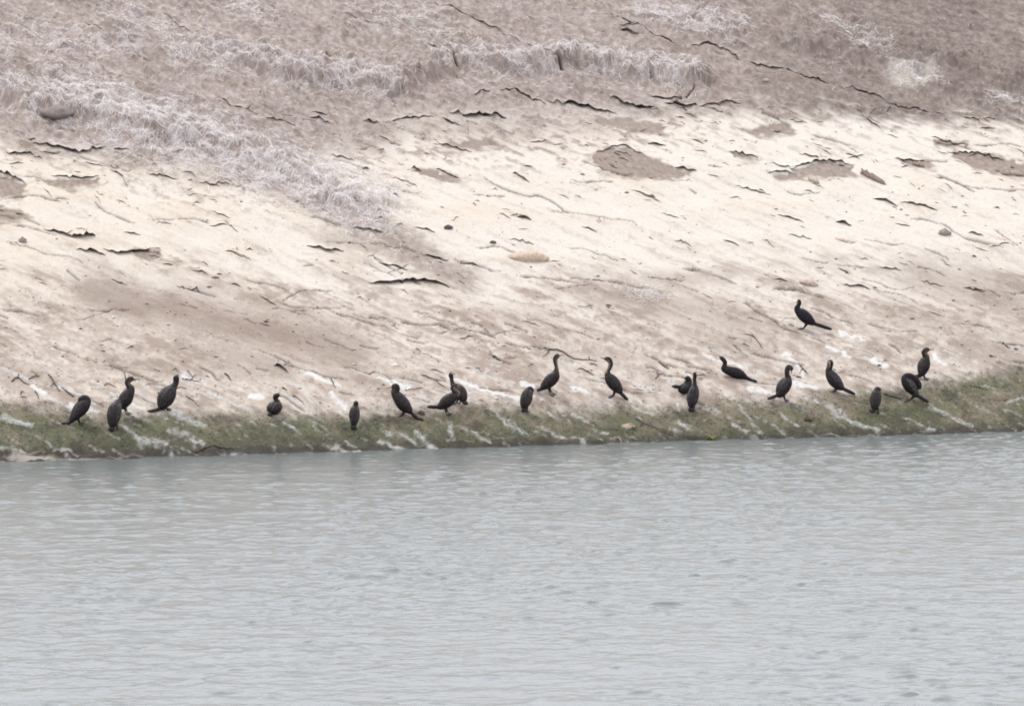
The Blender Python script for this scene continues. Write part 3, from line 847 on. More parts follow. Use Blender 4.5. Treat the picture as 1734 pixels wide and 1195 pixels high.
# ------------------------------------------------------------------ cormorants
def feather_mat(name, k=1.0):
    m, nt, b = new_mat(name)
    N, L = nt.nodes, nt.links
    at = N.new('ShaderNodeAttribute'); at.attribute_name = 'tone'
    tc = N.new('ShaderNodeTexCoord')
    n1 = N.new('ShaderNodeTexNoise'); n1.inputs['Scale'].default_value = 45; n1.inputs['Detail'].default_value = 4
    L.new(tc.outputs['Object'], n1.inputs['Vector'])
    mr = N.new('ShaderNodeMapRange'); mr.inputs['From Min'].default_value = 0.3; mr.inputs['From Max'].default_value = 0.7
    mr.inputs['To Min'].default_value = 0.65; mr.inputs['To Max'].default_value = 1.35
    L.new(n1.outputs['Fac'], mr.inputs['Value'])
    mx = N.new('ShaderNodeVectorMath'); mx.operation = 'SCALE'
    vc = N.new('ShaderNodeTexVoronoi'); vc.inputs['Scale'].default_value = 38     # feather scales with paler rims
    L.new(tc.outputs['Object'], vc.inputs['Vector'])
    vr = N.new('ShaderNodeMapRange'); vr.inputs['From Max'].default_value = 0.75; vr.inputs['To Min'].default_value = 0.6; vr.inputs['To Max'].default_value = 1.9
    L.new(vc.outputs['Distance'], vr.inputs['Value'])
    mm = N.new('ShaderNodeMath'); mm.operation = 'MULTIPLY'; L.new(vr.outputs['Result'], mm.inputs[0]); L.new(mr.outputs['Result'], mm.inputs[1])
    L.new(at.outputs['Color'], mx.inputs[0]); L.new(mm.outputs[0], mx.inputs['Scale'])
    L.new(mx.outputs['Vector'], b.inputs['Base Color'])
    b.inputs['Roughness'].default_value = 0.55
    b.inputs['Specular IOR Level'].default_value = 0.16
    vor = N.new('ShaderNodeTexVoronoi'); vor.inputs['Scale'].default_value = 55
    L.new(tc.outputs['Object'], vor.inputs['Vector'])
    bp = N.new('ShaderNodeBump'); bp.inputs['Strength'].default_value = 0.35; bp.inputs['Distance'].default_value = 0.006
    L.new(vor.outputs['Distance'], bp.inputs['Height']); L.new(bp.outputs['Normal'], b.inputs['Normal'])
    return m
M_feather = feather_mat('feathers')
M_bill = flat_mat('horn', (.20, .15, .10), 0.45)
M_eye = flat_mat('eye', (.02, .05, .03), 0.1, grain=0.05)
BLACK, BROWNB = col(.010, .0085, .0095), col(.0135, .0110, .0115)
GREYW = col(.0215, .018, .0185)
PALE = col(.26, .18, .115)

def paint(me, colour):
    at = me.attributes.new('tone', 'FLOAT_COLOR', 'POINT')
    n = len(me.vertices)
    rgba = np.ones((n, 4), dtype=np.float32)
    rgba[:, :3] = colour
    at.data.foreach_set('color', rgba.ravel())

def fuse(name, parts, voxel):
    Vv, F = join(parts)
    me = pymesh(name, Vv, F)
    tmp = bpy.data.objects.new('tmp', me); C.objects.link(tmp)
    md = tmp.modifiers.new('r', 'REMESH'); md.mode = 'VOXEL'; md.voxel_size = voxel
    sm = tmp.modifiers.new('s', 'SMOOTH'); sm.iterations = 3; sm.factor = 0.5
    dg = bpy.context.evaluated_depsgraph_get()
    out = bpy.data.meshes.new_from_object(tmp.evaluated_get(dg))
    bpy.data.objects.remove(tmp); bpy.data.meshes.remove(me)
    out.name = name; out.materials.clear()
    return out

CROP = {1: (6.936, 80, 600), 2: (7.88, 420, 620), 3: (7.88, 640, 600), 4: (7.47, 860, 580), 5: (9.126, 1110, 580), 6: (9.633, 1280, 590), 7: (8.533, 1440, 570), 8: (13.275, 1310, 490)}

def bird(crop, feet, yaw, spine, sh, tail, bill=None, legs=True, pale=0.0, tone=BROWNB, wing=GREYW, label='', wing_k=1.0, tail_w=4.0, lat_k=0.92, rear=None):
    """spine: rump -> head points (cx, cy, radius[, depth]) read off the survey crop; sh: index of the shoulder point.
    yaw: 0 faces right, 90 faces inland, 180 faces left."""
    S, ox, oy = CROP[crop]
    fx, fy = feet[0] / S + ox, feet[1] / S + oy
    loc = spot(fx, fy)[0]
    dep = loc[1] * _cp - (loc[2] - CAM_H) * _sp
    k = dep / FPX                                   # metres per photo pixel here
    tn = math.tan(R(yaw)) if abs(math.cos(R(yaw))) > 0.45 else 0.0
    def P(p, has_r):
        x = (p[0] - feet[0]) / S * k; z = (feet[1] - p[1]) / S * k
        d = p[3 if has_r else 2] / S * k if len(p) > (3 if has_r else 2) else x * tn
        return [x, d, z]
    f = np.array([math.cos(R(yaw)), math.sin(R(yaw)), 0.0]); lat = np.array([-f[1], f[0], 0.0])
    root = bpy.data.objects.new('cormorant', None); C.objects.link(root)
    root.location = loc; root.empty_display_size = 0.1
    tag(root, label, 'cormorant', 'cormorants resting on the mud bank')
    px = k                                          # one photo pixel in metres
    rows = np.array([P(p, True) + [p[2] / S * k] for p in spine])
    sm = spline(rows, 6); pts, rad = sm[:, :3], np.maximum(sm[:, 3], 0.6 * px)
    parts = [loft(pts, rad * lat_k, rad, lat, 14)]
    # rounded end cap over the crown
    mid = rows[max(1, sh - 1), :3]
    hip = rows[max(1, sh - 2), :3] * 0.65 + rows[max(0, sh - 3), :3] * 0.35
    if legs:
        for s in (-1, 1):
            foot = lat * s * 3.6 * px + f * (1.6 * px * s)
            fz = float(height_xy(np.array([loc[0] + foot[0]]), np.array([loc[1] + foot[1]]))[0] - loc[2])
            foot = foot + np.array([0, 0, fz + 0.5 * px])
            knee = hip * 0.45 + foot * 0.55 + lat * s * 1.2 * px - f * 0.6 * px
            knee[2] = max(knee[2], foot[2] + 4.0 * px)
            top = hip + lat * s * 3.2 * px
            lp = spline([list(top) + [4.0 * px], list(knee) + [2.1 * px], list(foot * 0.7 + knee * 0.3) + [1.15 * px], list(foot + np.array([0, 0, 0.6 * px])) + [1.15 * px]], 4)
            parts.append(loft(lp[:, :3], lp[:, 3], lp[:, 3], lat, 8))
            for da in (-32, 0, 30):                # three long toes joined by the web
                ca, sa = math.cos(R(yaw + da)), math.sin(R(yaw + da)); tdir = np.array([ca, sa, 0])
                L = (8.5 if da == 0 else 7.5) * px
                tp = np.array([foot, foot + tdir * L * 0.55, foot + tdir * L])
                for q in tp[1:]:
                    q[2] = float(height_xy(np.array([loc[0] + q[0]]), np.array([loc[1] + q[1]]))[0] - loc[2]) + 0.35 * px
                parts.append(loft(tp, np.array([1.0, 1.5, 0.9]) * px, np.array([0.75, 0.65, 0.5]) * px, np.array([-sa, ca, 0]), 6))
    body = fuse('body', parts, 0.0062)
    co = np.empty(len(body.vertices) * 3, dtype=np.float32); body.vertices.foreach_get('co', co); co = co.reshape(-1, 3)
    c = np.broadcast_to(tone, co.shape).copy()
    if pale > 0:                                     # pale throat and foreneck of young birds
        ns = [i for i in range(len(pts)) if i >= sh * 6]
        dd = np.linalg.norm(co[:, None] - pts[None, ns], axis=2); j = np.array(ns)[dd.argmin(1)]
        t, L_, N_ = frames(pts, lat)
        front = ((co - pts[j]) * f).sum(1) / (rad[j] + 1e-6) - 0.25 * ((co - pts[j])[:, 2] / (rad[j] + 1e-6))
        w = np.clip(0.2 + 0.9 * front, 0, 1) * (dd.min(1) < rad[j] * 1.5) * smooth01(sh * 6 - 1, sh * 6 + 5, j.astype(float))
        w = np.clip(w * pale * 1.0, 0, 1)[:, None]
        c = c * (1 - w) + PALE * w
    low = (co[:, 2] < 6 * px)[:, None] if legs else np.zeros((len(co), 1), bool)
    c = np.where(low, BLACK * 1.1, c)
    paint(body, c)
    link('body', body, M_feather, root)
    # wings folded along the flanks
    W0, W1 = rows[sh, :3], rows[0, :3]
    cen = spline(np.vstack([rows[sh], rows[:sh][::-1]]), 5)
    cp, cr = cen[:, :3], cen[:, 3]
    tt = np.linspace(0, 1, len(cp))
    shape = np.interp(tt, [0, .08, .25, .5, .75, .92, 1], [.14, .48, .66, .68, .60, .46, .30])
    t_, L_, N_ = frames(cp, lat)
    rmax = cr.max()
    tail_tip = np.array(P(tail[1], False)); tail_base = np.array(P(tail[0], False))
    back = N_ * np.sign((N_ @ np.array([0, 0, 1.0])) + 1e-6)[:, None]
    back = np.where((np.abs(N_[:, 2:3]) < 0.12), -f[None, :], back)
    for s in (-1, 1):
        off = cp + lat * s * (cr * lat_k * 0.56)[:, None] + back * (cr * 0.24)[:, None]
        end = off[-1] + (tail_base - cp[-1]) * 0.6 + lat * s * 0.5 * px
        ax = np.vstack([off, end]); rr_ = np.append(shape * (0.12 * rmax + 0.88 * cr) * 0.98 * wing_k, 0.5 * px); th = np.append(cr * 0.40, 0.4 * px)
        me = pymesh('wing', *loft(ax, th, rr_, lat, 10)); paint(me, wing)
        link('wing', me, M_feather, root)
    # stiff wedge tail
    d = tail_tip - tail_base; d /= np.linalg.norm(d)
    st = tail_base - d * 3.5 * px
    n = 6
    ax = np.array([st + (tail_tip - st) * q for q in np.linspace(0, 1, n)])
    wl_ = np.array([1.6, 2.4, 3.0, 3.6, 4.0, 3.0]) / 4.0 * tail_w * px
    # keep the tail off the ground
    gz = height_xy(loc[0] + ax[:, 0], loc[1] + ax[:, 1]) - loc[2]
    ax[:, 2] = np.maximum(ax[:, 2], gz + 0.8 * px)
    me = pymesh('tail', *loft(ax, wl_, np.array([3.0, 3.1, 3.2, 3.2, 2.9, 1.7]) * px, lat, 8)); paint(me, tone * 1.1)
    link('tail', me, M_feather, root)
    # bill and eyes
    head, face = rows[-2, :3], rows[-1, :3]
    hd = face - head; hd /= np.linalg.norm(hd) + 1e-9
    if bill is not None:
        bt = np.array(P(bill, False)); bd = bt - face; bl = np.linalg.norm(bd); bd /= bl
        hook = np.array([0, 0, -1.0]) * 1.0 * px
        ax = np.array([face - bd * 1.5 * px, face + bd * bl * 0.4, face + bd * bl * 0.85, bt + bd * 0.4 * px + hook])
        blat = np.cross(bd, [0, 0, 1.0]); blat /= np.linalg.norm(blat) + 1e-9
        me = pymesh('bill', *loft(ax, np.array([1.5, 1.0, 0.75, 0.35]) * px, np.array([1.5, 0.95, 0.75, 0.35]) * px, blat, 8))
        link('bill', me, M_bill, root)
    hl = np.cross(hd, [0, 0, 1.0]); hl = hl / (np.linalg.norm(hl) + 1e-9) if np.linalg.norm(hl) > 0.2 else lat
    hr = rows[-2, 3]
    for s in (-1, 1):
        ce = head * 0.45 + face * 0.55 + hl * s * hr * 0.80 + np.array([0, 0, 0.25 * hr])
        ax = np.array([ce + hl * s * q * px for q in (-0.6, -0.2, 0.2, 0.5)])
        me = pymesh('eye', *loft(ax, np.array([.35, .6, .5, .2]) * px, np.array([.35, .6, .5, .2]) * px, hd, 6))
        link('eye', me, M_eye, root)
    return root

# left to right along the bank
bird(1, (385, 850), 22, [(275, 822, 22), (315, 765, 52), (375, 690, 80), (430, 625, 80), (462, 578, 55), (440, 552, 46), (402, 562, 42), (385, 600, 28)], 4, ((285, 815), (170, 882)), (372, 650), wing_k=1.0,
     label='leftmost cormorant, hunched with its head tucked onto its back')
bird(1, (935, 722), 8, [(850, 655, 26), (880, 625, 58), (915, 560, 84), (955, 490, 72), (985, 430, 46), (955, 390, 34), (945, 350, 34), (975, 318, 36), (1015, 314, 24)], 4, ((858, 650), (815, 705)), (1098, 318), pale=0.35,
     label='cormorant with curved neck and bill pointing right, partly behind a back-turned bird')
bird(1, (800, 935), 97, [(768, 905, 30, -60), (775, 850, 68, -45), (785, 770, 92, -10), (795, 700, 86, 30), (815, 650, 58, 70), (820, 625, 42, 105), (815, 640, 36, 140), (812, 670, 24, 160)], 4, ((765, 900, -60), (752, 948, -85)), (810, 720, 175), wing_k=1.05, tail_w=5,
     label='hunched cormorant seen from behind with no head showing, in front of the curved-neck one')
bird(1, (1412, 672), 32, [(1328, 645, 30), (1350, 620, 60), (1392, 545, 98), (1440, 465, 88), (1478, 410, 52), (1502, 375, 38), (1512, 335, 36), (1512, 300, 38), (1514, 300, 26, 100)], 4, ((1330, 645), (1195, 718)), (1516, 330, 150), wing_k=1.0, tail_w=5,
     label='cormorant turned away to the right with tail spread left, fourth from the left')
bird(2, (365, 640), 60, [(300, 612, 40, -70), (320, 588, 74, -50), (355, 560, 92, -10), (385, 535, 82, 30), (385, 485, 48, 60), (365, 445, 32, 60), (362, 412, 36, 55), (390, 398, 36, 50), (418, 402, 24, 45)], 3, ((300, 620, -75), (290, 704, -110)), (470, 412, 40), legs=False, pale=0.25, tail_w=5,
     label='small cormorant sitting low and alone, head turned right')
bird(2, (1405, 850), 90, [(1415, 790, 34, -55), (1418, 735, 62, -40), (1420, 660, 80, -10), (1425, 590, 68, 25), (1432, 550, 46, 40), (1438, 525, 38, 40), (1440, 505, 38, 38), (1436, 498, 28, 60)], 4, ((1415, 795, -58), (1412, 850, -75)), (1436, 515, 105), wing_k=1.05, tail_w=5,
     label='narrow cormorant seen from behind with head bowed, standing on green algae')
bird(3, (325, 842), 176, [(445, 795, 26), (405, 750, 62), (340, 680, 90), (280, 600, 82), (238, 545, 62), (232, 505, 58), (245, 462, 52), (225, 445, 48), (185, 452, 28)], 4, ((440, 790), (605, 938)), (112, 472), pale=0.12,
     label='stocky cormorant facing left with a long tail slanting down to the right')
bird(3, (1060, 700), 140, [(1150, 660, 30), (1135, 610, 62), (1095, 545, 86), (1045, 490, 76), (1005, 445, 42), (988, 400, 28), (980, 350, 30), (974, 315, 35), (985, 298, 26)], 4, ((1145, 650), (1182, 694)), (1028, 296), tail_w=6,
     label='cormorant with a thin upright neck, half hidden behind its neighbour')
bird(3, (930, 815), 4, [(785, 718, 26), (840, 700, 56), (915, 645, 84), (990, 590, 74), (1045, 560, 44), (1062, 525, 32), (1025, 498, 32), (995, 468, 30), (1015, 432, 30), (1055, 428, 26)], 4, ((795, 716), (655, 710)), (1112, 436), pale=0.55,
     label='cormorant facing right with coiled pale neck, in front of an upright one')
bird(4, (218, 862), 86, [(205, 815, 34, -55), (215, 765, 66, -42), (235, 695, 84, -10), (250, 630, 70, 20), (265, 590, 48, 35), (285, 580, 40, 40), (305, 595, 32, 40), (312, 615, 20, 45)], 4, ((205, 820, -58), (210, 862, -75)), (318, 640, 60), pale=0.35, wing_k=1.05, tail_w=5,
     label='huddled cormorant seen from behind, left of the tall one facing right')
bird(4, (550, 660), 3, [(418, 592, 22), (465, 548, 58), (530, 490, 80), (588, 430, 72), (610, 372, 42), (616, 320, 25), (604, 265, 26), (600, 210, 32), (622, 175, 33), (650, 165, 22)], 4, ((420, 590), (368, 607)), (706, 162), pale=0.6,
     label='tall cormorant standing with straight neck, facing right')
bird(4, (1328, 660), 177, [(1432, 615, 24), (1405, 570, 56), (1350, 500, 82), (1292, 425, 72), (1264, 372, 44), (1268, 325, 28), (1292, 280, 28), (1300, 230, 32), (1272, 185, 36), (1225, 172, 24)], 4, ((1425, 605), (1520, 700)), (1168, 160), pale=0.7,
     label='tall cormorant with yellowish throat, standing and facing left')
bird(5, (430, 775), 35, [(372, 662, 34), (400, 690, 66), (450, 680, 84), (495, 630, 74), (518, 580, 54), (510, 548, 48), (495, 530, 48), (468, 548, 36)], 3, ((375, 655), (262, 636)), (438, 585), legs=False, tone=BLACK,
     label='small dark cormorant crouching, mostly hidden behind an upright one')
bird(5, (560, 1000), 92, [(548, 950, 38, -60), (560, 880, 78, -45), (575, 790, 102, -10), (595, 690, 84, 25), (605, 620, 48, 40), (605, 560, 34, 45), (606, 500, 31, 45), (608, 445, 34, 45), (608, 420, 28, 70)], 4, ((548, 950, -62), (555, 1005, -85)), (608, 430, 130), wing_k=1.08, tail_w=5.5,
     label='slim grey-backed cormorant seen from behind with its neck straight up')
bird(5, (1220, 536), 178, [(1405, 535, 34), (1350, 505, 62), (1260, 462, 84), (1150, 430, 76), (1065, 395, 55), (1065, 345, 37), (1075, 295, 34), (1040, 250, 36), (1000, 212, 24)], 4, ((1400, 530), (1568, 626)), (962, 182), legs=False, tone=BLACK, wing=BROWNB,
     label='cormorant lying on its belly with neck raised to the left')
bird(6, (482, 858), 30, [(335, 755, 34), (385, 730, 76), (445, 640, 110), (505, 540, 98), (525, 480, 58), (510, 425, 44), (508, 370, 44), (530, 310, 50), (575, 320, 40), (588, 355, 26)], 4, ((335, 760), (195, 805)), (575, 405), pale=0.25, tail_w=5,
     label='cormorant with bill turned down onto its shoulder, tail pointing left')
bird(6, (1292, 720), 172, [(1430, 668, 34), (1370, 625, 76), (1290, 540, 106), (1222, 440, 92), (1190, 365, 58), (1200, 310, 52), (1212, 255, 54), (1205, 225, 46), (1198, 235, 30, -60)], 4, ((1425, 665), (1615, 752)), (1200, 300, -95), pale=0.45, wing=col(.024, .022, .027),
     label='round-headed cormorant hunched to the left on the edge of the algae')
bird(7, (370, 1105), 88, [(340, 1050, 38, -55), (350, 990, 72, -42), (362, 910, 92, -8), (372, 830, 76, 22), (380, 785, 52, 35), (395, 765, 46, 40), (415, 775, 40, 42), (428, 790, 28, 45)], 4, ((338, 1052, -60), (285, 1080, -85)), (452, 815, 50), wing_k=1.05, tail_w=5,
     label='short ruffled cormorant seen from behind, alone on the algae at right')
bird(7, (850, 940), 170, [(975, 875, 30), (930, 820, 62), (865, 730, 96), (805, 640, 80), (800, 590, 50), (858, 576, 40), (928, 610, 36), (984, 678, 35), (1000, 735, 31), (990, 768, 20)], 3, ((970, 865), (1128, 955)), (945, 800), tone=BLACK, wing=col(.034, .032, .028), tail_w=5,
     label='cormorant preening with its neck bent back over its body')
bird(7, (1078, 595), 12, [(1000, 540, 34), (1030, 495, 66), (1058, 410, 92), (1082, 330, 74), (1092, 275, 48), (1070, 240, 40), (1062, 205, 38), (1095, 175, 40), (1135, 168, 27)], 4, ((1000, 545), (908, 562)), (1206, 166), pale=0.4,
     label='upright cormorant facing right above the preening one, at far right')
bird(8, (660, 915), 177, [(935, 790, 40), (870, 755, 82), (755, 670, 132), (635, 570, 128), (545, 490, 84), (525, 430, 62), (560, 370, 50), (580, 310, 46), (562, 275, 42), (540, 282, 30)], 4, ((930, 790), (1305, 912)), (512, 318), tone=col(.008, .007, .009), wing=col(.010, .009, .013), tail_w=5,
     label='jet black cormorant standing alone higher up the pale slope')

# ------------------------------------------------------------------ stones and odd clods
def stone_mesh(name, a, b, h, seed, rough=0.25, bury=0.3):
    r = np.random.default_rng(seed)
    nu, nv = 18, 11
    th = np.linspace(0, 2 * np.pi, nu, endpoint=False); ph = np.linspace(-np.pi / 2, np.pi / 2, nv)
    Th, Ph = np.meshgrid(th, ph)
    x, y, z = np.cos(Ph) * np.cos(Th), np.cos(Ph) * np.sin(Th), np.sin(Ph)
    d = (1 - 0.28 * x * np.sign(np.sin(seed * 2.3))) * 1.0 + rough * (fbm(x * 1.6 + seed, y * 1.6 + z * 1.3, 3, seed) + 0.6 * fbm(y * 3.1 + seed, z * 3.1 + x, 2, seed + 3))
    pw = np.where(z > 0, z * (1 - 0.45 * np.abs(x) ** 1.5), z)
    Vv = np.stack([x * d * a, y * d * b, pw * d * h], -1).reshape(-1, 3)
    F = [(i * nu + k, i * nu + (k + 1) % nu, (i + 1) * nu + (k + 1) % nu, (i + 1) * nu + k) for i in range(nv - 1) for k in range(nu)]
    return pymesh(name, Vv, F)

def stone(px, py, wpx, hpx, c, label, rot=0.0, seed=1, name='stone', cat='stone', rough=0.3, depth=0.7, tilt=-10):
    p = spot(px, py)[0]
    k = (p[1] * _cp) / FPX
    a = wpx / 2 * k; h = hpx * k * 0.62
    o = link(name, stone_mesh(name, a, a * depth, h, seed, rough), flat_mat(name, tuple(q * 1.0 for q in c), 0.9, 0.3, 45, bump=0.6, spec=0.15))
    o.location = (p[0], p[1], p[2] + h * 0.12); o.rotation_euler = (R(15), R(-tilt * -1), R(rot))
    tag(o, label, cat)
    return o
stone(904, 438, 70, 19, (.42, .335, .255), 'long flat tan stone lying on the middle of the pale slope', seed=3, tilt=3, depth=0.45, rough=0.22)
stone(1374, 481, 32, 10, (.34, .26, .22), 'reddish brown lumpy stone above the black lone cormorant', seed=4, tilt=12, depth=.6)
stone(1602, 397, 22, 13, (.25, .205, .185), 'small angular brown stone on the pale slope at right', seed=6, tilt=5, rough=.45)
stone(757, 387, 16, 8, (.09, .07, .065), 'small blackish stone on pale crust beside the brown tongue', seed=7)
stone(833, 411, 12, 6, (.11, .085, .075), 'tiny dark stone above and left of the tan stone', seed=8)
stone(40, 411, 15, 13, (.26, .20, .18), 'small brown upright stone near the left edge of the slope', seed=9, rough=.4)
stone(258, 420, 30, 8, (.30, .24, .21), 'low brown clod at the end of a lifted crust edge, left', seed=10, tilt=10, name='ground_lump', cat='clod')
stone(104, 203, 54, 18, (.19, .160, .148), 'dark grey rounded lump standing in for a shaded hollow in the matted grass at upper left', seed=12, tilt=4, name='ground_lump', cat='clod', rough=.35)  # dark colour paints the shade of a hollow under overhanging grass
stone(712, 702, 12, 8, (.085, .066, .058), 'small dark brown clod right of the stocky long-tailed cormorant', seed=13, name='ground_lump', cat='clod')
stone(620, 287, 14, 7, (.07, .055, .05), 'blackish clod at the right edge of the grass tongue', seed=14, name='ground_lump', cat='clod')
stone(1437, 407, 32, 7, (.46, .385, .33), 'flaky pale brown clod on the pale slope, right of centre', seed=15, tilt=14, name='ground_lump', cat='clod', rough=.5)
stone(1366, 712, 15, 8, (.075, .058, .045), 'dark clod in the algae below the round-headed cormorant', seed=16, name='ground_lump', cat='clod')
stone(1066, 718, 26, 9, (.31, .25, .195), 'crumpled pale tan lump lying in the green algae', seed=17, name='ground_lump', cat='clod', rough=.55, tilt=-8)
stone(1295, 143, 12, 6, (.40, .30, .25), 'small pinkish stone on the brown slope at upper right', seed=18)

# rolled-up slabs of crust
def roll(px0, px1, rpx, c, label, seed, turn=165):
    A, B = spot(*px0)[0], spot(*px1)[0]
    k = A[1] * _cp / FPX
    r0 = np.random.default_rng(seed)
    n, m = 9, 12
    ax = B - A; L = np.linalg.norm(ax); ax /= L
    up = np.array([0, -0.35, 1.0]); side = np.cross(ax, up); side /= np.linalg.norm(side); up = np.cross(side, ax)
    Vv, thick = [], 0.012
    for lay in (0, 1):
        for i in range(n):
            t = i / (n - 1); rad = rpx * k * (0.75 + 0.35 * math.sin(math.pi * t) + 0.2 * r0.normal())
            for j in range(m):
                a = R(-120 + turn * j / (m - 1)); rr2 = (rad - lay * thick) * (1 - 0.30 * j / (m - 1))
                p = A + ax * L * (t + 0.02 * r0.normal()) + side * rr2 * math.cos(a) + up * (rr2 * math.sin(a) + rad * 0.75)
                Vv.append(p)
    F = []
    for lay in (0, 1):
        o = lay * n * m
        for i in range(n - 1):
            for j in range(m - 1):
                q = (o + i * m + j, o + i * m + j + 1, o + (i + 1) * m + j + 1, o + (i + 1) * m + j)
                F.append(q if lay else q[::-1])
    o2 = n * m
    for i in range(n - 1):
        F.append((i * m, (i + 1) * m, o2 + (i + 1) * m, o2 + i * m)); F.append((i * m + m - 1, o2 + i * m + m - 1, o2 + (i + 1) * m + m - 1, (i + 1) * m + m - 1))
    for j in range(m - 1):
        F.append((j, o2 + j, o2 + j + 1, j + 1)); e = (n - 1) * m
        F.append((e + j, e + j + 1, o2 + e + j + 1, o2 + e + j))
    Vv = np.array(Vv); c0 = Vv.mean(0); 
    o = link('rolled_crust', pymesh('rolled_crust', Vv - c0, F), flat_mat('rolled_crust', c, 0.9, 0.3, 40, bump=0.5, spec=0.15))
    o.location = c0
    tag(o, label, 'crust')
roll((1462, 292), (1500, 310), 8, (.30, .235, .20), 'brown rolled-up slab of crust right of a bare brown patch', 3)
roll((1696, 296), (1740, 300), 8, (.44, .36, .30), 'curled slab of crust at the right edge of the pale slope', 4)
roll((1546, 276), (1566, 281), 6, (.40, .30, .25), 'small curled crust arch left of the right edge', 5)
roll((1372, 303), (1388, 312), 7, (.52, .44, .37), 'pale crumpled crust piece between the brown patches at right', 6)

# ------------------------------------------------------------------ twigs
M_twig = flat_mat('twig_bark', (.075, .055, .052), 0.9, 0.3)
M_pale_twig = flat_mat('pale_twig', (.42, .36, .27), 0.9, 0.3)
def twig(lines, label, w=1.1, mat=None, rise=0.012, group='dark twigs on the mud'):
    parts = []
    p0 = spot(*lines[0][0])[0]
    k = p0[1] * _cp / FPX
    for li, ln in enumerate(lines):
        sp_ = spline(np.array(ln, float), 4)
        P3 = spot(sp_[:, 0], sp_[:, 1])
        t = np.linspace(0, 1, len(P3))
        P3[:, 2] += rise * (0.3 + np.sin(np.pi * t)) + 0.004 * np.random.default_rng(len(ln) + li).normal(size=len(P3))
        rad = w * k * (0.75 if li == 0 else 0.5) * (1 - 0.55 * t)
        parts.append(loft(P3 - p0, rad, rad, (0.2, 0.1, 1), 6))
    Vv, F = join(parts)
    o = link('twig', pymesh('twig', Vv, F), mat or M_twig)
    o.location = p0
    tag(o, label, 'twig', group)
twig([[(20, 644), (30, 638), (41, 647), (49, 650)], [(30, 638), (32, 632)]], 'forked dark twig on mud at the far left, above the leftmost cormorant', 2.0)
twig([[(49, 642), (58, 638), (68, 637)]], 'short horizontal dark twig right of the forked one at far left', 1.8)
twig([[(82, 632), (90, 645), (94, 653), (101, 664)], [(92, 649), (86, 656)]], 'branching twig slanting down toward the leftmost cormorant', 2.0)
twig([[(124, 675), (115, 667), (104, 655)]], 'thick-ended twig just above the leftmost cormorant', 2.4)
twig([[(60, 662), (63, 668), (66, 676)]], 'small crooked twig above the algae at far left', 1.8)
twig([[(36, 662), (35, 668)], [(36, 662), (42, 665)]], 'tiny forked twig near the left edge above the algae', 1.6)
twig([[(176, 654), (184, 653), (197, 658)]], 'thin bent twig left of the bill-right cormorant', 1.3)
twig([[(213, 646), (211, 640), (208, 632)]], 'upright twig sticking up behind a curved-neck cormorant head', 1.5, rise=0.05)
twig([[(316, 673), (325, 681), (337, 691)]], 'straight slanting twig right of the fourth cormorant', 1.6)
twig([[(299, 657), (307, 657), (316, 658)]], 'short thin twig beside the fourth cormorant neck', 1.3)
twig([[(309, 642), (322, 644), (338, 647)], [(317, 628), (322, 634), (327, 641)], [(322, 644), (333, 635)]], 'tangle of thin twigs above and right of the fourth cormorant', 1.7)
twig([[(381, 633), (386, 637), (391, 643)]], 'short stout twig on the mud between the fourth and the sitting cormorant', 2.2)
twig([[(478, 659), (481, 661), (486, 664)]], 'stubby dark twig above the small sitting cormorant', 2.2)
twig([[(496, 673), (504, 677), (514, 683)]], 'thin twig right of the small sitting cormorant', 1.4)
twig([[(561, 645), (564, 652), (568, 660)]], 'short twig on whitened mud above the bowed cormorant', 1.5)
twig([[(714, 635), (726, 640), (736, 643), (755, 645)], [(738, 643), (744, 651), (754, 657)]], 'long forked twig between the stocky and the thin-necked cormorant', 1.6)
twig([[(686, 660), (700, 659), (716, 657)]], 'thin straight twig right of the stocky cormorant head', 1.2)
twig([[(833, 601), (842, 608), (857, 615)]], 'dark twig up the slope left of the tall right-facing cormorant', 1.7)
twig([[(921, 591), (931, 593), (946, 593), (959, 599), (972, 605), (998, 607), (1010, 609)], [(998, 607), (997, 601)], [(930, 594), (926, 600), (919, 604)]], 'long dark branch lying between the two facing tall cormorants', 2.0)
twig([[(1000, 613), (1006, 615), (1012, 617)]], 'stub of twig below the long branch right end', 1.6)
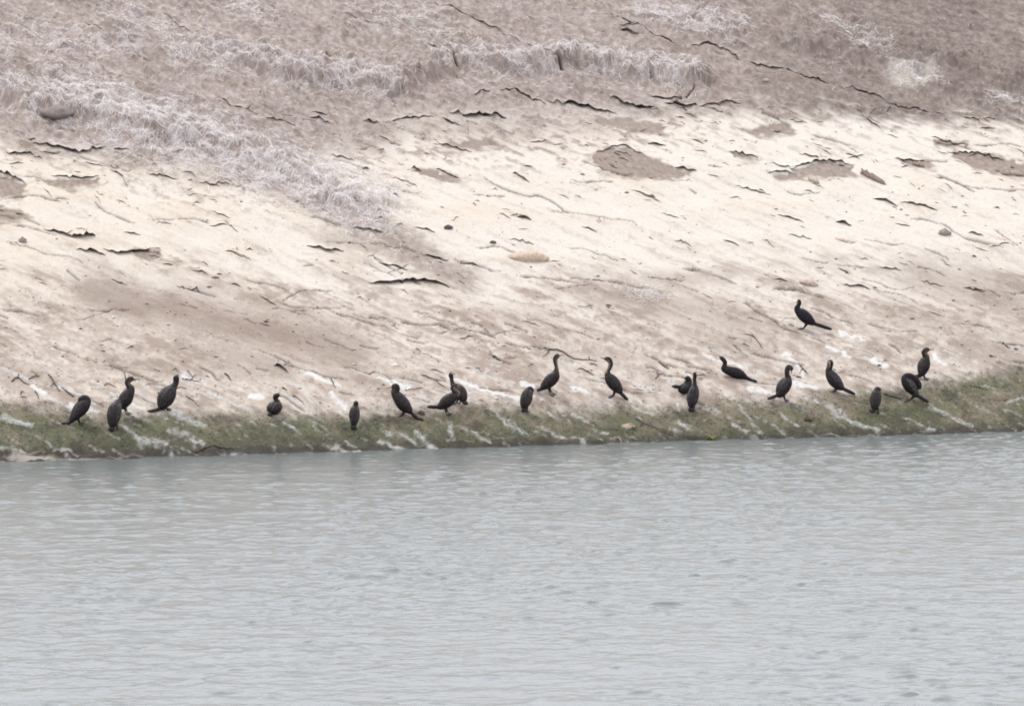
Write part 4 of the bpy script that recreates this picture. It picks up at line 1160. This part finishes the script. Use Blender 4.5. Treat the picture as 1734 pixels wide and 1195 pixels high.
twig([[(1116, 611), (1124, 615), (1134, 621)]], 'dark slanting twig left of the lying cormorant', 2.2)
twig([[(1110, 640), (1116, 634), (1124, 630)], [(1116, 634), (1112, 628)]], 'forked twig above the hidden crouching cormorant', 1.4)
twig([[(1353, 614), (1359, 622), (1368, 630)], [(1359, 622), (1354, 629)], [(1362, 626), (1366, 628)]], 'branched twig between two hunched cormorants at right', 1.6)
twig([[(1076, 705), (1086, 711), (1098, 719), (1113, 726)], [(1088, 712), (1084, 719)]], 'dark stick slanting through the algae beside the tan lump', 1.8)
twig([[(1495, 667), (1505, 671), (1516, 674), (1526, 675)]], 'thick dark stick right of the short ruffled cormorant', 2.4)
twig([[(1643, 650), (1658, 654), (1673, 659)]], 'brown twig on the algae at the far right', 1.6)
twig([[(330, 768), (352, 765), (372, 764), (396, 763)]], 'dark stick lying along the waterline left of centre', 2.4)
twig([[(1042, 738), (1048, 741), (1053, 747)]], 'short pale twig by the waterline below the tall left-facing cormorant', 1.4, M_pale_twig, group='pale twigs on the bank')
twig([[(779, 447), (777, 442), (781, 436)]], 'pale curved stem on the brown tongue of the slope', 1.2, M_pale_twig, group='pale twigs on the bank')

# ------------------------------------------------------------------ one bright tuft at the waterline
def tuft(px, py, label):
    p = spot(px, py)[0]
    r = np.random.default_rng(2)
    parts = []
    for i in range(46):
        a = r.uniform(0, 2 * np.pi); L = r.uniform(.03, .09); b = r.uniform(0.5, 1.3)
        base = np.array([r.normal(0, .05), r.normal(0, .03), -0.01])
        d = np.array([math.cos(a) * math.cos(b), math.sin(a) * math.cos(b), math.sin(b)])
        ax = np.array([base, base + d * L * .55, base + d * L + np.array([0, 0, -.25 * L])])
        parts.append(loft(ax, np.array([.004, .006, .001]), np.array([.001, .001, .0005]), (-d[1] + 1e-3, d[0], 0), 4))
    o = link('grass_tuft', pymesh('grass_tuft', *join(parts)), flat_mat('fresh_grass', (.17, .20, .035), 0.7, 0.3))
    o.location = p
    tag(o, label, 'grass tuft')
tuft(1204, 743, 'small bright yellow-green grass tuft at the waterline')
